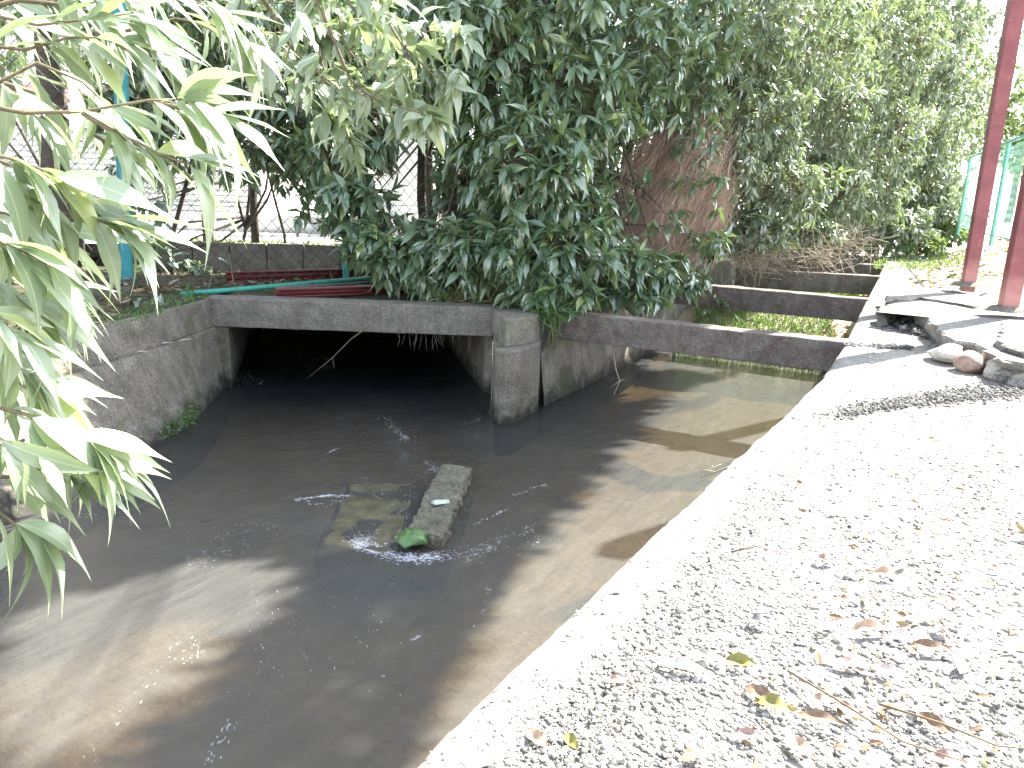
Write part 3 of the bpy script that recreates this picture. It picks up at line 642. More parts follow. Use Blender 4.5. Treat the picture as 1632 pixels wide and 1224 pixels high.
keep = ((A[:, 2]-CAMH) > (A[:, 1]*.235+.25)) & (de < -.25); A = A[keep]
lv = Leaves(T_LOW); G = norm(rng.normal(size=(len(A), 3))*.6+np.array([[-.3, -.3, .2]])); clusters(lv, A, G, 7, .22, .036); lv.build('crown', M['leaf'], sh)
mb = MB(); mb.tube([(2.2, 12.9, -.1), (2.3, 12.8, 2.5), (2.6, 12.5, 5), (3.4, 11.4, 6.8), (4.5, 9.5, 7.6)], [.16, .14, .12, .09, .06], 8)
for k_ in range(16):
    e = A[rng.integers(len(A))]; mb.tube([(3., 12., 5.9), ((3+e[0])/2, (12+e[1])/2, 7.), tuple(e)], [.04, .025, .008], 5)
mb.build('trunk', M['bark'], sh, True)
# ---------------------------------------------------------------- foreground branches (tree rooted on the left bank)
ft = thing('foreground_tree', 'sunlit large leaved evergreen branches reaching in from the left edge', 'tree', (-3.9, 1.6, .1))
mb = MB(); mb.tube([(-3.9, 1.6, .0), (-3.85, 1.6, .8), (-3.75, 1.6, 1.6), (-3.8, 1.7, 2.4), (-3.9, 1.7, 3.6)], [.09, .075, .06, .045, .03], 8); mb.build('trunk', M['bark'], ft, True)
BR = [  # pixel paths with distance, and leaf count
    ([(-30, 20), (60, 40), (150, 30), (215, 20)], 1.95, 22), ([(-40, 150), (60, 100), (130, 130), (180, 175)], 1.75, 20), ([(-40, 70), (40, 80), (110, 60), (190, 60)], 1.9, 18),
    ([(-40, 165), (40, 180), (130, 178), (235, 160), (290, 158)], 1.6, 22), ([(130, 180), (190, 215), (250, 245), (300, 262)], 1.62, 16),
    ([(-40, 240), (30, 255), (90, 280)], 1.45, 15), ([(-40, 290), (50, 325), (120, 345), (190, 358)], 1.5, 22), ([(-40, 360), (10, 390), (60, 410)], 1.35, 15),
    ([(-40, 430), (20, 470), (70, 500)], 1.45, 14), ([(-40, 540), (10, 570), (50, 600)], 1.5, 13), ([(-40, 640), (40, 660), (100, 685), (135, 700)], 1.4, 16), ([(-40, 760), (10, 760), (70, 745), (110, 745)], 1.5, 12),
    ([(-40, 790), (10, 825), (42, 852)], 1.35, 10), ([(-40, 690), (0, 700), (40, 720)], 1.3, 9), ([(-30, -20), (100, -40), (230, -30), (330, 0)], 2.2, 16), ([(-40, 480), (-10, 500), (20, 530)], 1.3, 10), ([(40, 270), (110, 310), (150, 330)], 1.55, 10),
      ([(-40, 600), (30, 610), (70, 640)], 1.6, 14), ([(-40, 740), (40, 700), (120, 720), (150, 735)], 1.5, 14), ([(-40, 330), (10, 340), (60, 370)], 1.7, 14), ([(-40, 20), (30, 0), (120, 10), (160, 30)], 2.4, 20),
      ([(-40, 120), (60, 150), (140, 210), (190, 240)], 2.2, 20), ([(150, 50), (220, 90), (270, 100), (310, 130)], 2.3, 16), ([(200, 50), (280, 30), (340, 40), (390, 70)], 2.4, 16), ([(235, 160), (300, 175), (350, 190)], 1.9, 14), ([(150, -30), (240, -20), (300, 0), (360, 20)], 2.3, 14), ([(-40, 510), (0, 540), (30, 580)], 1.7, 12), ([(-40, 430), (40, 440), (90, 450)], 1.8, 14)]
for pts, Y, nlf in BR:
    W3 = [np.array(at(x, y, Y=Y+(.03*i))) for i, (x, y) in enumerate(pts)]
    root = np.array([-3.78, 1.62, min(max(W3[0][2]+.5, .9), 2.6)]); mids = root*.45+W3[0]*.55+np.array([0, 0, .12])
    path = [root, mids]+W3 if pts[0][0] < 100 else W3
    rad = list(np.linspace(.016 if pts[0][0] < 100 else .005, .0025, len(path)))
    if Y < 2: rad[1:] = list(np.linspace(.006, .002, len(path)-1))
    mb = MB(); mb.tube(path, rad, 5); mb.build('branch', M['twig'], ft, True)
    seg = np.array(W3); d = seg[-1]-seg[-2]; lv = Leaves(T_HI); nlf = int(nlf*.98)
    n1 = nlf//3; tpar = rng.uniform(.1, 1, nlf-n1)*(len(seg)-1)
    P = np.array([seg[int(min(q, len(seg)-1.001))]*(1-(q % 1))+seg[int(min(q, len(seg)-1.001))+1]*(q % 1) for q in np.minimum(tpar, len(seg)-1.001)])
    P = np.concatenate([P, np.repeat(seg[-1:], n1, 0)+rng.normal(size=(n1, 3))*.008]); m_ = len(P)
    dd = norm(np.repeat(d[None], m_, 0))
    U = norm(np.cross(dd, rng.normal(size=(m_, 3))))
    D = norm(dd*.6+U*rng.uniform(.3, .95, (m_, 1))+np.array([[.38, 0, -.45]])*rng.uniform(.5, 1.6, (m_, 1)))
    Nn = norm(np.array([[.62, -.18, .75]])+rng.normal(size=(m_, 3))*.30)
    Ls = rng.uniform(.12, .225, m_)*(Y/1.6)**.3
    lv.put(P, D, Nn, Ls, Ls*rng.uniform(.09, .14, m_), rng.uniform(.1, .8, m_))
    lv.build('leaves', M['leaf_fore'], ft)
# sunlit spray hanging in front of the hedge
sp = thing('hanging_branch', 'bright sunlit leafy branches hanging in front of the hedge centre', 'branch', at(560, 100, Y=5.6))
mb = MB(); lv = Leaves(T_MID)
for pts, Y in [([(470, -60), (520, 40), (590, 120), (650, 150)], 5.2), ([(520, -40), (600, 60), (690, 50), (740, 60)], 5.6), ([(400, -40), (460, 70), (560, 170), (640, 190)], 5.0),
               ([(330, -60), (400, 60), (470, 120), (520, 180)], 5.4), ([(440, -60), (500, 60), (530, 150), (560, 230)], 5.2), ([(560, -60), (640, 70), (690, 120), (715, 130)], 5.), ([(480, -60), (560, 130), (600, 160), (690, 185)], 4.8)]:
    W3 = [np.array(at(x, y, Y=Y)) for x, y in pts]; mb.tube(W3, [.012, .008, .005, .003], 5)
    for j in range(1, 4):
        for _ in range(9 if j < 3 else 6):
            a = W3[j-1]*(1-(q := rng.random()))+W3[j]*q if j < 3 else W3[3]
            a2 = a+rng.normal(size=3)*(.13 if j < 3 else .05); mb.tube([a, a2], [.003, .002], 4)
            clusters(lv, a2[None], np.array([[.55, -.3, -.15]])+rng.normal(size=(1, 3))*.4, 5, .20, .033, droop=.35)
mb.build('twigs', M['twig'], sp, True); lv.build('leaves', M['leaf_fore'], sp)
# ---------------------------------------------------------------- dry brush, stalks, grasses
def brush(name, label, cat_, specs, mat, n, ln, r_, up_=.6, group=None, sp_=None):
    A = []; B = []; Mi = []
    for c, r, k_ in specs:
        P, d = sample_lobe(c, r, k_, .1); g = norm(rng.normal(size=(k_, 3))*np.array([[.7, .5, .5]])*(sp_ or 1.)+np.array([[-.15, -.1, up_]] if sp_ is None else [[.5, .15, 1.1]]))
        l_ = rng.uniform(.4, 1.2, (k_, 1))*ln; A.append(P-g*l_*.5); B.append(P+g*l_*.5+rng.normal(size=(k_, 3))*.03); Mi.append(P+rng.normal(size=(k_, 3))*.04*ln*2)
    o = prisms(name, np.concatenate(A), np.concatenate(B), r_, r_*.4, M[mat], None, np.concatenate(Mi)); return tag(o, label, cat_, group)
brush('dry_brush', 'mass of reddish brown dead twigs between the green trees', 'dry brush',
      [lobe(1075, 250, 10.4, 70, 70, .9, 2300), lobe(1040, 340, 10.2, 70, 65, .9, 1700), lobe(1120, 330, 10.4, 40, 80, .4, 1500), lobe(1000, 410, 9.8, 70, 40, .3, 1100)], 'dry', 0, .75, .0028, sp_=.42)
brush('dry_brush', 'thin brown dead stems inside the dark hedge above the culvert', 'dry brush',
      [lobe(735, 320, 9.1, 60, 110, .3, 900), lobe(800, 430, 8.5, 110, 45, .3, 500)], 'dry', 0, .6, .004, 1.2)
brush('bramble', 'tangle of bare arching stems across the far beams', 'brambles',
      [lobe(1330, 385, 13.2, 70, 25, .5, 150), lobe(1290, 410, 12.2, 60, 25, .4, 90), lobe(1200, 400, 11.2, 50, 35, .3, 150)], 'twig_pale', 0, .9, .0045, .2)
def blades(name, P, h, w, mat, spread=.5, kind='stuff', label=None, cat_=None, dirv=None, parent=None, droop=.5):
    n = len(P); lv = Leaves(T_LOW)
    D = norm(np.array([[0, 0, 1.]])+rng.normal(size=(n, 3))*spread if dirv is None else np.array([dirv])+rng.normal(size=(n, 3))*spread)
    Nn = norm(rng.normal(size=(n, 3))+np.array([[0, -.5, .2]]))
    lv.put(P, D, Nn, h*rng.uniform(.5, 1.3, n), np.full(n, w)*rng.uniform(.7, 1.3, n), droop*rng.uniform(0, 1.5, n))
    o = lv.build(name, M[mat], parent); return tag(o, label, cat_, kind=kind) if parent is None else o
def ch(u, s): # point in the upstream channel: s from the right wall (negative = inside)
    return 2.0+UR.x*u+NR.x*s, 4.79+UR.y*u+NR.y*s
pts = []
for _ in range(12000):
    u = rng.uniform(4.2, 10); s = rng.uniform(-2.4, -.55)+.12*math.sin(u*3)
    x, y = ch(u, s); z = -1.12+.30*smooth01((u-3.6)/1.2)*smooth01((x-.5)/1.2)+.38*smooth01((u-4.4)/1.5)*smooth01((x-.8)); pts.append((x, y, z))
blades('grass', np.array(pts), .17, .006, 'grass', label='green grass growing on the raised bed of the side channel', cat_='grass')
P = []
for _ in range(1500):
    t = rng.uniform(.1, 1.25); a = cat(MW, t); s = rng.uniform(-.5, -.02); P.append((a.x+NR.x*s, a.y+NR.y*s, rng.uniform(-.02, .10)))
blades('dry_grass', np.array(P), .26, .005, 'drygrass', .6, label='yellowish dry grass hanging over the channel wall', cat_='dry grass', dirv=(.5, -.5, .05), droop=.7)
P = np.array([(rng.normal(.33, .07), rng.normal(7.08, .08), rng.uniform(-.02, .06)) for _ in range(130)])
blades('grass_tuft', P, .26, .0055, 'grass', .65, None, 'green grass tuft sprouting from the pier joint', 'grass tuft', (.1, -.5, .1), droop=.8)
P = np.array([(rng.uniform(-.9, .2), rng.uniform(7.6, 8.0), .0) for _ in range(420)])
blades('grass_tuft', P, .32, .005, 'drygrass', .6, None, 'withered grass sprouting behind the lintel beside the pier', 'grass tuft', (0, -.3, .5), droop=.6)
P = np.array([(cat(MW, q := rng.uniform(.02, .95)).x+.0, cat(MW, q).y-.02, rng.uniform(-.22, -.05)) for _ in range(230)])
blades('hanging_grass', P, .20, .003, 'drygrass', .25, 'stuff', 'thin dry grass hanging down the channel wall below the beam', 'dry grass', (.1, -.1, -1), droop=.2)
mb = MB()
for _ in range(26):
    x = rng.uniform(-1.2, -.3); l_ = rng.uniform(.04, .2); mb.tube([(x, 7.36, -.26), (x+rng.uniform(-.03, .03), 7.35, -.27-l_*.5), (x+rng.uniform(-.05, .05), 7.36, -.27-l_)], .0013, 4)
tag(mb.build('hanging_roots', M['twig_pale']), 'fine pale roots dangling under the culvert lintel', 'roots')
def stick(name, label, pts, r_, mat='twig_pale', sub=None):
    mb = MB(); mb.tube(pts, list(np.linspace(r_, r_*.5, len(pts))), 6)
    for s_ in (sub or []): mb.tube(s_, [r_*.6, r_*.3], 5)
    return tag(mb.build(name, M[mat], None, True), label, 'twig')
q = [at(975, 545, Y=7.05), at(982, 590, Y=6.95), at(988, 607, Y=6.9), at(978, 630, Y=6.85)]
stick('dangling_twig', 'pale forked stalk dangling from the near beam towards the water', q, .007, sub=[[q[2], at(996, 604, Y=6.95)], [q[2], at(972, 618, Y=6.9)]])
q = [at(588, 520, Y=7.2), at(560, 540, Y=7.15), at(530, 570, Y=7.1), at(490, 603, Y=7.1)]
stick('dangling_twig', 'thin twig sloping down across the dark culvert mouth', q, .006, 'twig', [[q[2], at(533, 588, Y=7.1)]])
q = [at(365, 405, Y=7.9), at(372, 450, Y=7.6), at(398, 505, Y=7.3)]
stick('dangling_twig', 'short reddish stem hanging over the lintel by the rail', q, .006, 'twig')
q = [at(340, 430, Y=7.9), at(330, 470, Y=7.5), at(342, 500, Y=7.3)]
stick('dangling_twig', 'curled dry stem hanging at the left end of the lintel', q, .006, 'twig')
q = [at(630, 470, Y=7.7), at(655, 432, Y=7.75), at(668, 415, Y=7.8)]
stick('leaning_stick', 'bare stick leaning on the lintel below the oak leaves', q, .013, 'twig')
q = [at(1160, 745, Y=3.02), at(1140, 752, Y=3.1), at(1115, 762, Y=3.1)]
stick('dry_stalk', 'white dry stalk poking out over the wall edge', q, .004, sub=[[at(1150, 740, Y=3.1), at(1108, 756, Y=3.15)], [q[1], at(1120, 748, Y=3.1)]])
for k_, (pp, lb) in enumerate([([(1255, 1070), (1330, 1120), (1440, 1180), (1540, 1225)], 'long thin curved stem lying across the gravel, lower of two'), ([(1400, 1120), (1500, 1160), (1590, 1185), (1640, 1200)], 'long thin curved stem lying across the gravel, upper of two'),
                      ([(1165, 880), (1205, 878), (1250, 882)], 'short straight twig on pale gravel near the canal wall')]):
    P = []
    for i, (x, y) in enumerate(pp): v = at(x, y, z=.01); P.append((v.x, v.y, gz(v.x, v.y)+.012+.015*(i % 2)))
    stick('twig', lb, P, .003, 'twig')
P = np.array([(-2.71+rng.normal()*.05, 5.95+rng.normal()*.18, -.80+rng.normal()*.03) for _ in range(150)])
blades('moss_tuft', P, .035, .010, 'grass', .7, 'stuff', 'little green plants clinging to the wall foot above the water', 'moss', (.8, -.4, .3))
P = np.array([(rng.uniform(-3.35, -2.95), rng.uniform(5.8, 7.5), .02) for _ in range(260)])
blades('moss_tuft', P, .04, .008, 'grass', .8, 'stuff', 'short moss and weeds on the earth rim of the left wall', 'moss')
# ferns and seedlings on the left bank
def plant(name, label, c, n_, L, W, h, mat='leaf', seed=1):
    t = thing(name, label, 'plant', c); mb = MB(); lv = Leaves(T_MID); c = np.array(c)
    for _ in range(n_):
        tip = c+np.array([rng.normal()*.10, rng.normal()*.08, h*rng.uniform(.5, 1.2)]); mb.tube([c, (c+tip)/2+rng.normal(size=3)*.01, tip], .003, 4)
        clusters(lv, tip[None], np.array([[rng.normal()*.4, rng.normal()*.4-.2, .6]]), 5, L, W)
    mb.build('stem', M['twig'], t); lv.build('leaves', M[mat], t); return t
plant('seedling', 'small broad leaved seedling at the foot of the thick teal post', at(225, 495, z=.03), 5, .09, .022, .12)
plant('seedling', 'leafy seedling against the low block wall behind the fence', at(325, 440, Y=9.3), 7, .12, .028, .20)
plant('seedling', 'sprout with yellowish leaves close behind the thick teal post', at(238, 420, Y=8.4), 7, .11, .026, .22, 'leaf_pale')
plant('fern', 'bright green fern at the left end of the teal rail', at(300, 476, Y=7.55), 9, .08, .012, .09, 'grass')
plant('seedling', 'drooping green leaves on a stem in front of the narrow fence post', at(520, 372, Y=8.9), 6, .15, .036, .15)
plant('ivy', 'small green plant growing under the second beam', at(1150, 500, Y=9.6), 12, .10, .022, .16)
P = np.array([(*tuple(at(rng.uniform(230, 560), rng.uniform(368, 383), Y=rng.uniform(9.85, 10.5)))[:2], rng.uniform(.30, .33)) for _ in range(420)])
blades('ground_cover', P, .10, .016, 'leaf_pale', .8, label='low leafy ground cover along the top of the block wall', cat_='ground cover')
P = np.array([(*tuple(at(rng.uniform(1395, 1560), 400, Y=rng.uniform(13, 17)))[:2], 0) for _ in range(900)]); P[:, 2] = [gz(a, b_) for a, b_, _ in P]
blades('weeds', P, .09, .014, 'leaf_pale', .9, label='pale low weeds scattered on the sunny path by the far trees', cat_='weeds')
# ---------------------------------------------------------------- chain-link fence
def chain(name, P, Q, z0, z1, pitch, r_, mat, parent, hp=None):
    P, Q = Vector(P), Vector(Q); L = (Q-P).length; d = (Q-P)/L; nrm = Vector((-d.y, d.x, 0)); hp = hp or pitch
    nx = int(L/pitch); nz = int((z1-z0)/(hp/2)); A = []; B = []
    for i in range(nx+1):
        for j in range(nz):
            for sg in (1, -1):
                x0 = (i+(.25 if (j % 2 == 0) else -.25)*sg)*pitch; x1 = (i+(-.25 if (j % 2 == 0) else .25)*sg)*pitch
                if sg == -1: x0 += pitch/2; x1 += pitch/2
                wv = lambda x, z: nrm*(.03*math.sin(x*1.7+z)+.02*math.sin(z*3+x))+Vector((0, 0, .012*math.sin(x*5+z*2)))
                a = P+d*x0; b_ = P+d*x1; za = z0+j*hp/2; zb = z0+(j+1)*hp/2
                A.append(tuple(Vector((a.x, a.y, za))+wv(x0, za)+nrm*.003*sg)); B.append(tuple(Vector((b_.x, b_.y, zb))+wv(x1, zb)-nrm*.003*sg))
    prisms(name, A, B, r_, r_, mat, parent)
FA, FB = Vector((-4.02, 7.85)), Vector((-2.0, 9.04)); fd = (FB-FA).normalized()
cf = thing('wire_fence', 'rusty chain link fence with teal posts and bottom rail behind the culvert', 'fence', (-3, 8.4, -.05))
p0 = FA-fd*4; p1 = FB+fd*2.6
chain('mesh', (p0.x, p0.y+.06, 0), (p1.x, p1.y+.06, 0), .03, 3.4, .138, .0034, M['wire'], cf, .15)
def post(x, y, z0, z1, w, name, mat, parent, rz=0, lean=(0, 0)):
    bm = bmesh.new(); bmesh.ops.create_cube(bm, size=1)
    for v in bm.verts:
        v.co = Vector((v.co.x*w, v.co.y*w, (v.co.z+.5)*(z1-z0)))
    bmesh.ops.bevel(bm, geom=bm.edges[:], offset=w*.13, segments=2, affect='EDGES')
    for v in bm.verts:
        f_ = v.co.z/(z1-z0); v.co = Matrix.Rotation(rz, 3, 'Z')@v.co+Vector((x+lean[0]*f_, y+lean[1]*f_, z0))
    me = bpy.data.meshes.new(name); bm.to_mesh(me); bm.free(); return link(name, me, mat, parent)
pt = at(189, 0, Y=7.83)
post(-4.02, 7.83, -.05, 3.4, .125, 'post', M['teal'], cf, .5, ((pt.x+4.02)/(pt.z+.05)*3.45, 0))
post(-2.0, 9.02, -.02, 3.4, .07, 'post', M['teal'], cf, .5)
post(-6.6, 6.3, 0, 3.4, .12, 'post', M['teal'], cf, .5)
mb = MB(); a = at(288, 469, z=.035); b_ = at(662, 438, z=.10); mb.tube([a, a.lerp(b_, .5)+Vector((0, 0, .004)), b_], .026, 8); 
ro = mb.build('bottom_rail', M['tealgreen'], cf, True)
mb = MB(); mb.tube([(p0.x, p0.y+.06, .9), (p1.x, p1.y+.06, .9)], .003, 4); mb.tube([(p0.x, p0.y+.06, 1.9), (p1.x, p1.y+.06, 1.9)], .003, 4); mb.build('tension_wire', M['wire'], cf)
def girder(label, a, b_, h, w, mat='girder', name='steel_girder', cat_='girder'):
    a, b_ = Vector(a), Vector(b_); d = (b_-a); L = d.length; rz = math.atan2(d.y, d.x); c = (a+b_)/2; mb = MB()
    if name == 'timber': mb.box((c.x, c.y, c.z+h/2), (L, w, h), rz)
    else:
        mb.box((c.x, c.y, c.z+.008), (L, w, .016), rz); mb.box((c.x, c.y, c.z+h/2), (L-.002, .012, h-.032), rz); mb.box((c.x, c.y, c.z+h-.008), (L, w, .016), rz)
    return tag(mb.build(name, M[mat]), label, cat_)
girder('red painted steel girder lying behind the teal bottom rail', at(360, 450, z=.02), at(690, 437, z=.03), .11, .09)
girder('red painted steel girder lying between the rail and the concrete lintel', at(440, 474, z=.0), at(700, 464, z=.0), .085, .10)
girder('greyed timber strip resting on the red girder under the rail', at(440, 463, z=.05), at(640, 447, z=.08), .022, .05, 'wood_grey', 'timber', 'timber')
# low block wall behind
bw = thing('block_wall', 'low wall of weathered grey concrete panels behind the wire fence', 'wall', (-3.6, 10.5, 0))
a = at(245, 384, Y=9.62); b_ = at(600, 384, Y=9.8); nb = 6
for i in range(nb):
    p_ = a.lerp(b_, i/nb+.003); q_ = a.lerp(b_, (i+1)/nb-.003); rough_poly('panel', bar_poly(p_, q_, .1), -.05, a.z+.004*(i % 2), M['concrete_lintel'], bw, .09, .006)
a2 = at(-250, 250, Y=10.); b2 = at(130, 335, Y=11.5)
mb = MB(); d = b2-a2; nn = Vector((-d.y, d.x, 0)).normalized()*.16
P = [a2, b2, b2+nn, a2+nn]; mb.add([tuple(p_) for p_ in P]+[(p_.x, p_.y, p_.z-.42) for p_ in P], [(0, 1, 2, 3), (0, 4, 5, 1), (1, 5, 6, 2), (2, 6, 7, 3), (3, 7, 4, 0)])
tag(mb.build('sloping_kerb', M['grey']), 'grey sloping concrete parapet behind the fence at the left edge', 'parapet')
# house with horizontal siding
hs = thing('house', 'white sided house with a pink band behind the fence at upper left', 'house', (-12, 17, .3))
mb = MB(); mb.box((-12, 17.1, 3), (13, .2, 5.4)); mb.build('wall', M['white'], hs)
mb = MB()
for k_ in range(44):
    z = .55+k_*.115
    if 2.62 < z < 3.02: continue
    mb.box((-12, 16.98, z), (13, .06, .085), ax=Matrix.Rotation(R(-14), 3, 'X'))
mb.build('siding', M['siding'], hs)
mb = MB(); mb.box((-12, 16.96, 2.82), (13.02, .08, .34)); mb.build('band', M['pink'], hs)
mb = MB(); mb.box((-12, 16.4, 5.85), (13.6, 2, .14), ax=Matrix.Rotation(R(12), 3, 'X')); mb.build('roof', M['grey'], hs)
wc_ = at(655, 200, Y=13.5)
o = rough_poly('white_wall', bar_poly((wc_.x-.55, 13.5), (wc_.x+.35, 13.6), .3), .25, 3.4, M['white'], None, .3, .002)
tag(o, 'narrow white wall glimpsed through the hedge gap', 'wall')
mb = MB(); a = at(180, 352, Y=13.2); b_ = at(640, 352, Y=13.6); mb.box(((a.x+b_.x)/2, 13.4, .42), (abs(b_.x-a.x), .25, .26)); mb.box(((a.x+b_.x)/2, 13.38, .57), (abs(b_.x-a.x)+.05, .32, .05))
tag(mb.build('low_white_wall', M['white']), 'long low white kerb wall in the bright lot behind the trunks', 'wall')
# ---------------------------------------------------------------- red posts, green fence
def redpost(label, bx, by, tx, ty, z0, w, wt, Yt=None):
    b_ = at(bx, by, z=z0); t_ = at(tx, ty, Y=(Yt or b_.y)); d = t_-b_; t_ = b_+d*(1.25 if ty < 100 else 3.2); wt = wt if ty < 100 else wt*1.15
    P = []; r_ = thing('red_post', label, 'post', b_, 'leaning red posts')
    for c, ww in ((b_-d*.03, w), (t_, wt)):
        dirx = Vector((1, 0, 0)); diry = Vector((0, 1, 0)); P.append((c, dirx*ww/2, diry*ww/2))
    bm = bmesh.new(); vs = []
    for c, ax, ay in P: vs.append([bm.verts.new(c+ax*sx+ay*sy) for sx, sy in ((-1, -1), (1, -1), (1, 1), (-1, 1))])
    bm.faces.new(vs[0][::-1]); bm.faces.new(vs[1])
    for i in range(4): bm.faces.new((vs[0][i], vs[0][(i+1) % 4], vs[1][(i+1) % 4], vs[1][i]))
    bmesh.ops.rotate(bm, verts=bm.verts, cent=b_, matrix=Matrix.Rotation(R(-16), 3, 'Z'))
    bmesh.ops.bevel(bm, geom=bm.edges[:], offset=.006, segments=2, affect='EDGES')
    me = bpy.data.meshes.new('shaft'); bm.to_mesh(me); bm.free(); link('shaft', me, M['red'], r_)
    mb = MB(); n_ = 16; V = [(b_.x+.26*math.cos(2*math.pi*i/n_)*(1+.3*vnoise(i*1.3, bx)), b_.y+.16*math.sin(2*math.pi*i/n_)*(1+.3*vnoise(i*1.7, by)), b_.z-.02) for i in range(n_)]
    V2 = [(b_.x+(x-b_.x)*.7, b_.y+(y-b_.y)*.7, b_.z+.02) for x, y, z in V]; mb.add(V+V2+[(b_.x, b_.y, b_.z+.025)], [(i, (i+1) % n_, n_+(i+1) % n_, n_+i) for i in range(n_)]+[(n_+i, n_+(i+1) % n_, 2*n_) for i in range(n_)])
    mb.build('footing', M['concrete'], r_); return r_
redpost('leaning faded red square post, the farther of two, its base by the pale leaves', 1543, 452, 1621, 0, .25, .125, .155)
redpost('leaning red square post at the right edge, the nearer of two', 1606, 491, 1650, 270, .22, .135, .15)
gf = thing('mesh_fence', 'light green mesh fence in the bright background behind the red posts', 'fence', (9.2, 16, .6))
Pf = [Vector((9.15, 16.1, .62)), Vector((7.42, 12.1, .62)), Vector((5.8, 8.3, .62))]
Pf = [Pf[0]+(Pf[0]-Pf[1])*.0]+Pf[1:]
for i in range(2):
    a, b_ = Pf[i], Pf[i+1]
    if i == 0: chain('mesh', (a.x, a.y, 0), (b_.x, b_.y, 0), .66, 2.0, .11, .0016, M['greenwire'], gf)
for v in (Pf[0], Pf[1]): post(v.x, v.y, .5, 2.05, .05, 'post', M['palegreen'], gf)
g2 = Pf[1]+(Pf[1]-Pf[0])*.42
chain('mesh', (Pf[1].x, Pf[1].y, 0), (g2.x, g2.y, 0), .66, 2.0, .11, .0016, M['greenwire'], gf)
mb = MB(); mb.tube([(Pf[0].x, Pf[0].y, 2.05), (g2.x, g2.y, 2.05)], .024, 6); mb.tube([(Pf[0].x, Pf[0].y, .66), (g2.x, g2.y, .66)], .012, 6); mb.build('rail', M['palegreen'], gf)
# ---------------------------------------------------------------- rubble and stones
def rock(name, label, c, r_, mat, seed, cat_='stone', flat=.75, ang=0., group=None, elong=1.3, noise_=.25, sub=3):
    bm = bmesh.new(); bmesh.ops.create_icosphere(bm, subdivisions=sub, radius=1)
    rg = random.Random(seed); planes = [(Vector((rg.uniform(-1, 1), rg.uniform(-1, 1), rg.uniform(-.6, 1))).normalized(), rg.uniform(.55, .85)) for _ in range(int(9*ang))]
    rz = rg.uniform(0, 3)
    for v in bm.verts:
        p_ = v.co.copy()
        for nn, dd in planes:
            k_ = p_.dot(nn)
            if k_ > dd: p_ -= nn*(k_-dd)
        p_ *= 1+noise_*vnoise(p_.x*1.6+seed, p_.y*1.6, p_.z*1.6)+.05*vnoise(p_.x*7+seed, p_.y*7, p_.z*7)
        p_ = Matrix.Rotation(rz, 3, 'Z')@Vector((p_.x*elong, p_.y, p_.z*flat)); v.co = Vector(c)+p_*r_
    me = bpy.data.meshes.new(name); bm.to_mesh(me); bm.free()
    for pl in me.polygons: pl.use_smooth = ang < .5
    return tag(link(name, me, M[mat]), label, cat_, group)
def gat(x, y, dz=0):
    v = at(x, y, z=.05)
    for _ in range(6): v = at(x, y, z=gz(v.x, v.y)+dz)
    return v
rock('stone', 'large pale angular stone beside the pinkish cobble', gat(1512, 562, .06), .125, 'st_white', 4, ang=.8, flat=.55, elong=1.4)
rock('cobble', 'smooth pinkish brown cobble at the front of the rubble', gat(1546, 578, .05), .095, 'st_pink', 11, flat=.85, elong=1.25)
rock('cobble', 'rounded tan cobble tucked behind the pinkish one', gat(1582, 574, .06), .085, 'st_tan', 13, flat=.9)
rock('broken_block', 'rough brown broken concrete lump at the right edge of the rubble', gat(1618, 590, .05), .15, 'st_brown', 17, cat_='concrete lump', ang=1.2, flat=.7, noise_=.7, sub=4)
for i, (x, y, r_, lb) in enumerate([(1530, 527, .06, 'small white chip at the mouth of the hollow under the slab'), (1556, 519, .075, 'white angular stone behind the large pale stone'), (1515, 536, .045, 'tiny white chip left of the others, in front of the hollow'),
        (1500, 518, .05, 'grey chip inside the hollow under the broken slab'), (1570, 538, .06, 'pale chip between the tan cobble and the slab'), (1594, 545, .05, 'pale chip near the right edge behind the broken lump'), (1610, 555, .045, 'small grey chip above the rough broken lump')]):
    rock('stone_chip', lb, gat(x, y, .03), r_, 'st_white' if i != 3 else 'gravel', 30+i, ang=1., flat=.65)
# lifted slab with a jagged broken edge
def slab(label, px, z1, th, mat='concrete_pale', seed=0, tilt=0.):
    P = []
    for i, (x, y) in enumerate(px): v = at(x, y, z=z1); P.append((v.x, v.y))
    Q = []
    for i in range(len(P)):
        a, b_ = Vector(P[i]), Vector(P[(i+1) % len(P)]); k_ = max(1, int((b_-a).length/.09))
        for j in range(k_):
            p_ = a.lerp(b_, j/k_); Q.append((p_.x+.07*vnoise(p_.x*9+seed, p_.y*9), p_.y+.10*vnoise(p_.x*8, p_.y*11+seed)))
    V = []; n_ = len(Q); cx = sum(q_[0] for q_ in Q)/n_; cy = sum(q_[1] for q_ in Q)/n_
    for ring, (z, sc) in enumerate(((z1-th, .955), (z1-th*.55, .975), (z1-.02, 1.), (z1, .993))):
        for i, (x, y) in enumerate(Q):
            V.append((cx+(x-cx)*sc+.05*vnoise(x*23, z*60), cy+(y-cy)*sc+.09*vnoise(y*27, z*60, x*20), z+.012*vnoise(x*5, y*5)+(.02*vnoise(x*25, y*25) if ring < 3 else 0)+tilt*(x-cx)))
    me = bpy.data.meshes.new('broken_slab'); bm = bmesh.new(); vs = [bm.verts.new(v) for v in V]
    for r_ in range(3):
        for i in range(n_): bm.faces.new((vs[r_*n_+i], vs[r_*n_+(i+1) % n_], vs[(r_+1)*n_+(i+1) % n_], vs[(r_+1)*n_+i]))
    f_ = bm.faces.new(vs[3*n_:]); bm.faces.new(vs[:n_][::-1]); bmesh.ops.triangulate(bm, faces=[f_])
    bm.to_mesh(me); bm.free(); return tag(link('broken_slab', me, M[mat]), label, 'slab', 'broken paving slabs')
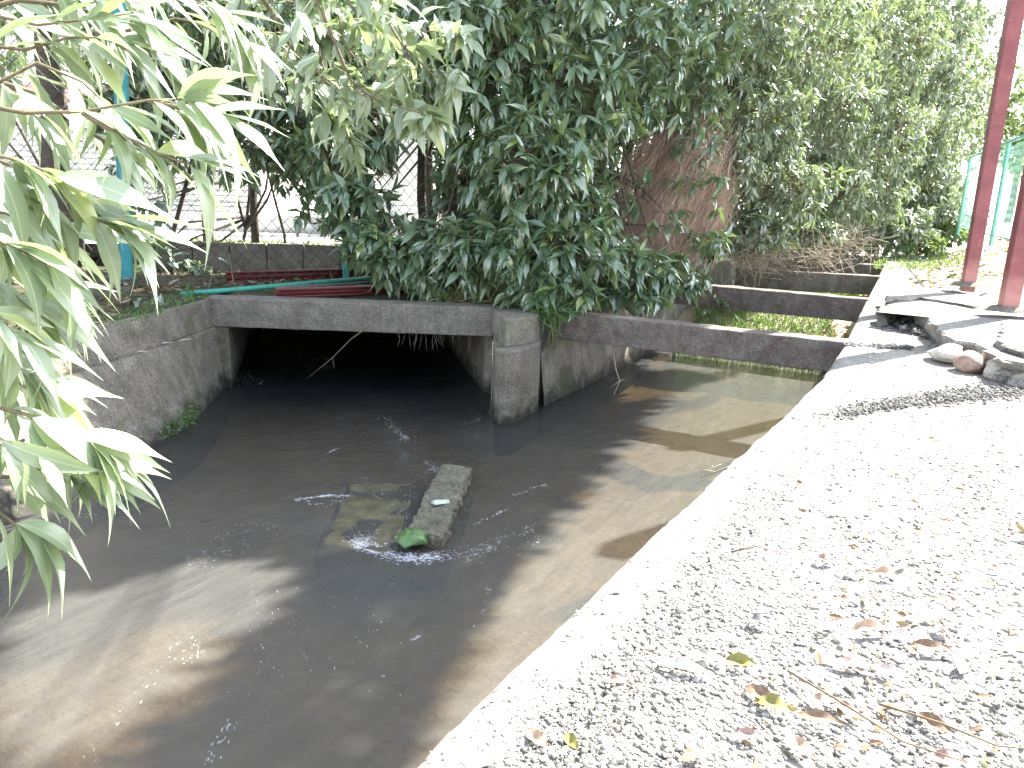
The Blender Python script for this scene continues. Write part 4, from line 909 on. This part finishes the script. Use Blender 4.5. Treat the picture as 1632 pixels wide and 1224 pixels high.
slab('large lifted concrete slab with a jagged broken front edge over a dark hollow', [(1398, 496), (1440, 484), (1478, 505), (1515, 540), (1560, 548), (1600, 575), (1700, 590), (1800, 520), (1640, 492), (1560, 480), (1500, 478), (1440, 470)], .14, .13, seed=2)
slab('thin tilted slab fragment wedged behind the large broken slab', [(1405, 478), (1432, 458), (1500, 458), (1600, 478), (1560, 488), (1470, 474)], .165, .05, seed=8, tilt=-.02)
slab('flat pale slab behind the cobbles at the right edge', [(1590, 540), (1632, 560), (1720, 560), (1720, 520), (1600, 515)], .185, .05, seed=5)
rg = random.Random(5)
for i, (x, y, r_) in enumerate([(1425, 500, .05), (1450, 510, .07), (1476, 520, .06), (1465, 505, .06), (1498, 533, .05), (1440, 522, .035), (1500, 548, .035), (1600, 600, .06), (1630, 606, .07)]):
    rock('rubble_chunk', ['crumbly grey chunk under the left tip of the slab', 'crumbly chunk left of the hollow', 'dark chunk at the lip of the hollow', 'chunk pressed beneath the slab edge', 'dark lump deep in the hollow', 'small lump fallen in front of the slab tip', 'small dark lump below the hollow', 'grey lump left of the rough broken lump foot', 'grey lump at the foot of the rough broken lump'][i],
         gat(x, y, .03), r_, 'rubble', 60+i, 'rubble', ang=1.1, flat=.7, noise_=.8)
# gravel: light stones everywhere, dark ones drawn as a strip of shade
def pebbles(name, pts, mat, label, smooth=False):
    base = np.array([(1, 0, 0), (-1, 0, 0), (0, 1, 0), (0, -1, 0), (0, 0, 1), (0, 0, -1)], float)
    F = np.array([(0, 2, 4), (2, 1, 4), (1, 3, 4), (3, 0, 4), (2, 0, 5), (1, 2, 5), (3, 1, 5), (0, 3, 5)])
    P = np.array([p_[:3] for p_ in pts]); r_ = np.array([p_[3] for p_ in pts]); n_ = len(P)
    v = base[None]*r_[:, None, None]*rng.uniform(.5, 1.4, (n_, 6, 1)); v += rng.normal(size=(n_, 6, 3))*r_[:, None, None]*.28
    an = rng.uniform(0, 6.28, n_); c_, s_ = np.cos(an)[:, None], np.sin(an)[:, None]
    x = v[..., 0]*c_-v[..., 1]*s_; y = v[..., 0]*s_+v[..., 1]*c_; v = np.stack([x, y, v[..., 2]*.62], -1)+P[:, None]
    o = link(name, mesh_np(name, v.reshape(-1, 3), (F[None]+(np.arange(n_)*6)[:, None, None]).reshape(-1, 3)), M[mat])
    return tag(o, label, 'gravel', kind='stuff')
EX = [e[0] for e in ED]; EY = [e[1] for e in ED]
def bank_pts(n, rmin, rmax, smin=.2, dens=None):
    out = []
    while len(out) < n:
        r_ = 1.12*(9.6)**rng.random(); a = rng.uniform(-.28, 1.05)    # angle from +Y to +X
        x, y = r_*math.sin(a), r_*math.cos(a); s = (x-float(np.interp(y, EY, EX)))*.858; s -= abs(rng.normal())*.05
        if s < smin or s > 9: continue
        if dens and rng.random() > dens(x, y, s): continue
        z = rmin*(rmax/rmin)**(rng.random()**2.2); out.append((x, y, gz(x, y)-(.012 if s > .26 else -.001)+z*.22, z))
    return out
dn = lambda x, y, s: .25+.75*(vnoise(x*2.3, y*2.3)+.5) if s > .3 else .55
pebbles('gravel', bank_pts(90000, .0012, .0105, smin=.12, dens=dn), 'gravel', 'pale gravel and grit covering the sunny bank')
pebbles('coarse_gravel', bank_pts(420, .009, .02, dens=dn), 'gravel', 'coarser pale stones scattered over the bank')
pebbles('edge_grit', [q_ for q_ in bank_pts(34000, .0014, .008, smin=.015) if (q_[0]-float(np.interp(q_[1], EY, EX))) < .7], 'gravel', 'fine grit and dust on the concrete coping')
pebbles('dark_gravel', bank_pts(1500, .003, .012, smin=.04), 'gravel_dark', 'dark grey chips scattered among the pale gravel')
P = []
for _ in range(5200):
    t = rng.random(); x = 1258+t*374; y = 668-50*t+8*math.sin(t*3.1)*(-1)+rng.normal()*(3+3.5*t); v = at(x, y, z=.01); s_ = su(v.x, v.y)[0]
    P.append((v.x, v.y, gz(v.x, v.y)+rng.uniform(-.018, .0), rng.uniform(.004, .014)))
for _ in range(500):
    t = rng.random(); v = at(1345+t*110, 548+3*t+rng.normal()*1.6, z=.01); P.append((v.x, v.y, gz(v.x, v.y)+rng.uniform(-.01, .008), rng.uniform(.005, .015)))
for _ in range(900):
    v = gat(rng.uniform(1400, 1525), 0) if False else at(1400+(t := rng.random())*120, 492+46*t+rng.normal()*5+4, z=.02); P.append((v.x, v.y, gz(v.x, v.y)+rng.uniform(0, .03), rng.uniform(.01, .035)))
pebbles('shadow_gravel', P, 'gravel_dark', 'dark gravel standing in for a shadowed strip across the bank')  # shade across the bank, put into the colour of the stones
# ---------------------------------------------------------------- leaf litter
def litter_leaves(n, ptf, L, W, curl=.5):
    lv = Leaves(T_MID); P = []
    for _ in range(n): P.append(ptf())
    P = np.array(P); a = rng.uniform(0, 6.28, n); D = np.stack([np.cos(a), np.sin(a), rng.normal(size=n)*.18], 1)
    Nn = norm(np.array([[0, 0, 1.]])+rng.normal(size=(n, 3))*.45)
    lv.put(P, D, Nn, L*rng.uniform(.5, 1.2, n), W*rng.uniform(.6, 1.2, n), rng.normal(size=n)*curl*.5+.15); return lv
def f1():
    d = rng.random()**1.3*2.2; y = rng.uniform(3.5, 7.8); return (-3.35-d-.0, y, .06+.13*smooth01((d)/1.6)+.02)
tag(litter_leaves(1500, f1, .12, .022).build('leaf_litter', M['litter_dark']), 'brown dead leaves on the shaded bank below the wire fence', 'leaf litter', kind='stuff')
def f2():
    x = rng.uniform(-4.7, -1.4); return (x, rng.uniform(8.0, 9.5), rng.uniform(.02, .05))
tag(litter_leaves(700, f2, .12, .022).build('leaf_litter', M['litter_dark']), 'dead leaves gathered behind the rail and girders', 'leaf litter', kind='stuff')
def f3():
    while True:
        u = rng.uniform(3, 14); s = rng.uniform(.15, 5.5); x, y = ch(u, s)
        if (u > 6 or rng.random() < .35): return (x, y, gz(x, y)+.02)
tag(litter_leaves(2600, f3, .12, .022).build('leaf_litter', M['litter']), 'pale fallen leaves strewn along the sunny path beyond the slabs', 'leaf litter', kind='stuff')
def f4():
    while True:
        u = rng.uniform(4.0, 9.5); x, y = ch(u, -rng.random()*.7); return (x, y, -1.02+.30*smooth01((u-3.6)/1.2)+.38*smooth01((u-4.4)/1.5)+.02)
tag(litter_leaves(500, f4, .11, .02).build('leaf_litter', M['litter']), 'dry leaves lying on the channel bed at the wall foot', 'leaf litter', kind='stuff')
def f5():
    q_ = bank_pts(1, .01, .011, .5)[0]; return (q_[0], q_[1], q_[2]+.008)
tag(litter_leaves(700, f5, .045, .007).build('leaf_fragments', M['litter']), 'small broken leaf fragments and husks among the gravel', 'leaf litter', kind='stuff')
def dead_leaf(px, py, L, W, ang, mat, label, curl=.5, roll_=0., group='dead leaves on the gravel', dz=.007):
    v = at(px, py, z=.012); v.z = gz(v.x, v.y)+dz
    st = 12; V = []; F = []; a = R(ang); D = Vector((math.cos(a), math.sin(a), .05)); B = Vector((-math.sin(a), math.cos(a), 0)); B = (B*math.cos(roll_)+Vector((0, 0, 1))*math.sin(roll_))
    Z = D.cross(B).normalized()
    for i in range(st+1):
        t = i/st; w = W*math.sin(math.pi*min(t*1.04, 1)**.85)**.8+.0006; h = curl*L*.09*math.sin(math.pi*t)*(1+.4*math.sin(t*9+px))
        for y in (-1, -.5, 0, .5, 1):
            V.append(v+D*L*(t-.5)+B*w*y*(1-.25*abs(curl))+Z*(h+abs(y)**2*w*(.15+.3*curl))+Z*.15*w*math.sin(t*11+y*3))
    F = [(i*5+j, (i+1)*5+j, (i+1)*5+j+1, i*5+j+1) for i in range(st) for j in range(4)]
    V += [p_-Z*.0008 for p_ in V[:(st+1)*5]]; n0 = (st+1)*5; F += [tuple(n0+k_ for k_ in f_[::-1]) for f_ in F]
    mb = MB(); mb.add(V, F); mb.tube([v-D*L*.5, v-D*L*.62+Z*.004], [.0012, .0007], 4)
    return tag(mb.build('dead_leaf', M[mat], None, True), label, 'leaf', group)
DL = [(1388, 1000, .105, .021, 5, 'litter_tan', 'large arched tan leaf standing on edge, biggest on the gravel', 1.0, .5), (1483, 1027, .10, .018, -12, 'litter_brown', 'dark arched leaf at the right end of the fallen leaf row', .9, .4),
      (1360, 1052, .11, .017, -8, 'litter_red', 'long reddish leaf just below the large arched tan leaf', .3, .2), (1182, 1053, .075, .02, -20, 'litter_yel', 'curled leaf with yellow rim and brown inside', .9, .6),
      (1235, 1120, .085, .022, -35, 'litter_yel', 'olive yellow leaf broken in two beside bark', .6, .3), (1217, 1105, .10, .017, -50, 'litter_brown', 'dark brown leaf strip touching the olive yellow one', .4, .5),
      (1277, 1185, .085, .017, -65, 'litter_tan', 'orange tan leaf pointing towards the camera at the bottom', .5, .3), (1315, 890, .075, .017, 0, 'litter_red', 'reddish tan leaf with its shadow, middle of the upper gravel', .8, .2),
      (1412, 912, .08, .019, -20, 'litter_tan', 'arched orange brown leaf right of the upper gravel', 1., .4), (1303, 953, .055, .010, -12, 'litter_red', 'small deep red curled leaf below the reddish tan one', .5, .2),
      (1275, 768, .055, .012, -50, 'litter_brown', 'brown leaf with yellow bits near the wall, farthest row', .7, .3), (1268, 786, .045, .010, 0, 'litter_tan', 'little tan leaf just below the brown one, farthest row', .5, .2),
      (1332, 812, .055, .012, 10, 'litter_tan', 'pale tan leaf at the top right of the upper gravel', .5, .2), (1282, 812, .05, .010, -20, 'litter_brown', 'shrivelled brown leaf in the upper gravel middle', .9, .3),
      (984, 940, .03, .009, 10, 'litter_red', 'tiny red brown leaf flake close to the canal wall', .3, .1), (982, 1083, .06, .014, -8, 'litter_red', 'dusty rose leaf resting on a dark pit near the wall', .5, .2),
      (857, 1175, .07, .016, -50, 'litter_tan', 'folded tan leaf at the bottom close to the wall', .7, .4), (912, 1178, .055, .014, -70, 'litter_yel', 'bright yellow green leaf at the bottom near the wall', .6, .5),
      (1420, 1065, .10, .015, -30, 'litter_grey', 'grey narrow leaf running under the fallen leaf row', .4, .3), (1320, 995, .085, .011, 25, 'litter_grey', 'slim silvery grey leaf left of the large arched tan leaf', .8, .5),
      (1210, 990, .06, .022, -10, 'gravel_dark', 'broad dark grey chip of bark left of the silvery leaf', .5, .1), (1090, 1060, .13, .020, -22, 'litter_grey', 'long bleached leaf lying between wall and yellow rimmed leaf', .35, .2),
      (1130, 1045, .11, .013, -28, 'litter_grey', 'bleached narrow leaf just above the long bleached one', .5, .3), (1350, 1125, .09, .016, -55, 'litter_red', 'faded pink leaf crossed by the long stem', .4, .2),
      (1310, 1110, .07, .013, -10, 'litter_tan', 'thin pinkish leaf left of the stem crossed one', .4, .2), (1465, 1125, .07, .018, 60, 'litter_grey', 'grey upright leaf tip above the long stems', .4, .9),
      (1490, 1145, .08, .017, -55, 'litter_brown', 'brown grey leaf standing right of the long stems', .5, .6), (1310, 1140, .10, .014, -25, 'litter_brown', 'dark curled leaf edge underneath the pinkish leaves', .8, .4),
      (1510, 1205, .08, .018, -10, 'litter_red', 'dull red leaf at the bottom right corner', .5, .3), (1105, 1200, .06, .014, 30, 'litter_brown', 'small brown leaf at the bottom edge, centre', .6, .3),
      (1195, 1165, .06, .012, -15, 'litter_red', 'dark red curled leaf left of the orange tan leaf', .9, .5), (1440, 895, .06, .011, 40, 'litter_grey', 'small grey leaf right of the arched orange brown one', .4, .3),
      (1590, 900, .05, .010, 0, 'litter_brown', 'little brown leaf at the right edge of the gravel', .5, .3), (1525, 955, .05, .010, -20, 'litter_red', 'little red leaf halfway down the right edge', .5, .3)]
for d_ in DL: dead_leaf(*d_[:7], *d_[7:])
for k_ in range(46):
    q_ = bank_pts(1, .01, .011, .45)[0]; o = dead_leaf(0, 0, .01, .01, 0, 'litter_tan', 'x') if False else None
    pxy = None
    v = Vector(q_[:3]); dvec = np.array(v)-CP; Dd = dvec@fw; px_, py_ = 816+FPX*(dvec@r2)/Dd, 612-FPX*(dvec@u2)/Dd
    if px_ > 1700 or py_ > 1300: continue
    dead_leaf(px_, py_, rng.uniform(.05, .11), rng.uniform(.009, .018), rng.uniform(0, 360), ['litter_grey', 'litter_tan', 'litter_brown', 'litter_grey', 'litter_red'][k_ % 5], 'unremarkable dry curled leaf scattered on the pale gravel bank', rng.uniform(.2, .9), rng.uniform(0, .5), 'scattered dry leaves')
# fallen leaves caught on the retaining wall ledge
for (x, y, lb) in [(265, 548, 'pale curved leaf caught on the wall ledge, middle one'), (295, 543, 'pale curved leaf caught on the wall ledge, rightmost one'), (225, 562, 'pale curved leaf caught on the wall ledge, leftmost one')]:
    v = at(x, y, z=-.262); dead_leaf(x, y, .12, .014, 35, 'litter_grey', lb, .4, .2, 'leaves on the wall ledge'); o = bpy.data.objects[-1] if False else None
    ob = [o_ for o_ in COL.objects if o_.get('label') == lb][0]; ob.location = v
# ---------------------------------------------------------------- foam and ripples on the water
def foam(name, specs, label):
    V = []; F = []
    for (pts, n_, wid, sz) in specs:
        for _ in range(n_):
            t = rng.random()*(len(pts)-1); i = min(int(t), len(pts)-2); f_ = t-i
            x = pts[i][0]*(1-f_)+pts[i+1][0]*f_+rng.normal()*wid; y = pts[i][1]*(1-f_)+pts[i+1][1]*f_+rng.normal()*wid*.45
            c = at(x, y, z=ZW+.004); a = math.atan2(pts[i+1][1]-pts[i][1], pts[i+1][0]-pts[i][0]); 
            d3 = at(x+5, y+5*math.tan(max(min(a, 1.3), -1.3)), z=ZW)-at(x, y, z=ZW); an = math.atan2(d3.y, d3.x)+rng.normal()*.35
            L = sz*rng.uniform(.2, 2.2)*rng.uniform(.4, 1.); w = sz*rng.uniform(.05, .2); n0 = len(V); ca, sa = math.cos(an), math.sin(an)
            for k_ in range(6):
                b_ = k_*math.pi/3; ex, ey = L*math.cos(b_)*rng.uniform(.6, 1.2), w*math.sin(b_)*rng.uniform(.5, 1.3)
                V.append((c.x+ex*ca-ey*sa, c.y+ex*sa+ey*ca, c.z))
            V.append((c.x, c.y, c.z+w*.5)); F += [(n0+k_, n0+(k_+1) % 6, n0+6) for k_ in range(6)]
    return tag(link(name, mesh_np(name, V, np.array(F), True), M['foamw']), label, 'foam', kind='stuff')
foam('foam', [([(570, 858), (590, 870), (620, 882), (660, 890), (700, 888)], 900, 10, .010), ([(600, 850), (640, 850), (650, 862)], 300, 11, .008), ([(640, 700), (690, 750), (650, 790), (630, 830)], 160, 12, .007), ([(560, 770), (600, 800), (640, 850)], 90, 14, .006), ([(700, 885), (760, 878), (790, 866)], 110, 12, .007), ([(790, 860), (840, 845)], 40, 12, .006),
              ([(570, 860), (572, 872), (600, 880)], 200, 5, .009), ([(740, 890), (800, 870), (850, 830)], 70, 12, .010)], 'white foam breaking around the foot of the concrete block')
foam('ripples', [([(612, 665), (625, 680), (640, 695), (652, 700)], 110, 5, .012), ([(470, 797), (500, 792), (525, 790), (556, 790)], 90, 2.2, .014), ([(480, 800), (520, 806), (555, 790)], 50, 5, .010), ([(680, 730), (690, 750), (695, 745)], 70, 6, .009),
                 ([(510, 728), (530, 718), (540, 714)], 22, 1., .012), ([(570, 735), (590, 775), (630, 800), (650, 830)], 80, 7, .007), ([(760, 835), (790, 820), (805, 812)], 26, 1.5, .012), ([(820, 790), (850, 777), (870, 772)], 26, 2, .012), ([(840, 840), (858, 855), (850, 870)], 26, 4, .009),
                 ([(340, 860), (400, 830), (460, 850)], 50, 12, .008), ([(300, 905), (330, 890), (420, 860)], 40, 14, .008), ([(130, 1224), (200, 1140), (260, 1060), (295, 1020)], 34, 9, .007), ([(330, 1224), (350, 1180), (370, 1150)], 34, 7, .008), ([(290, 1060), (320, 1040), (300, 1010)], 30, 6, .007),
                 ([(480, 575), (515, 572), (540, 568)], 22, 3, .02), ([(375, 620), (395, 590), (410, 610)], 40, 7, .02), ([(470, 555), (495, 556)], 12, 1.5, .02), ([(745, 675), (770, 665)], 14, 3, .012), ([(400, 950), (450, 1000), (420, 1060), (380, 1110)], 60, 30, .006), ([(560, 960), (600, 1010), (560, 1100)], 40, 40, .007),
                 ([(100, 830), (160, 815), (200, 790)], 24, 6, .008), ([(650, 1020), (670, 1015)], 8, 2, .012), ([(860, 760), (900, 740), (960, 780)], 18, 14, .008), ([(760, 1000), (780, 940), (776, 938)], 14, 3, .010)], 'thin broken white ripple lines on the moving water')
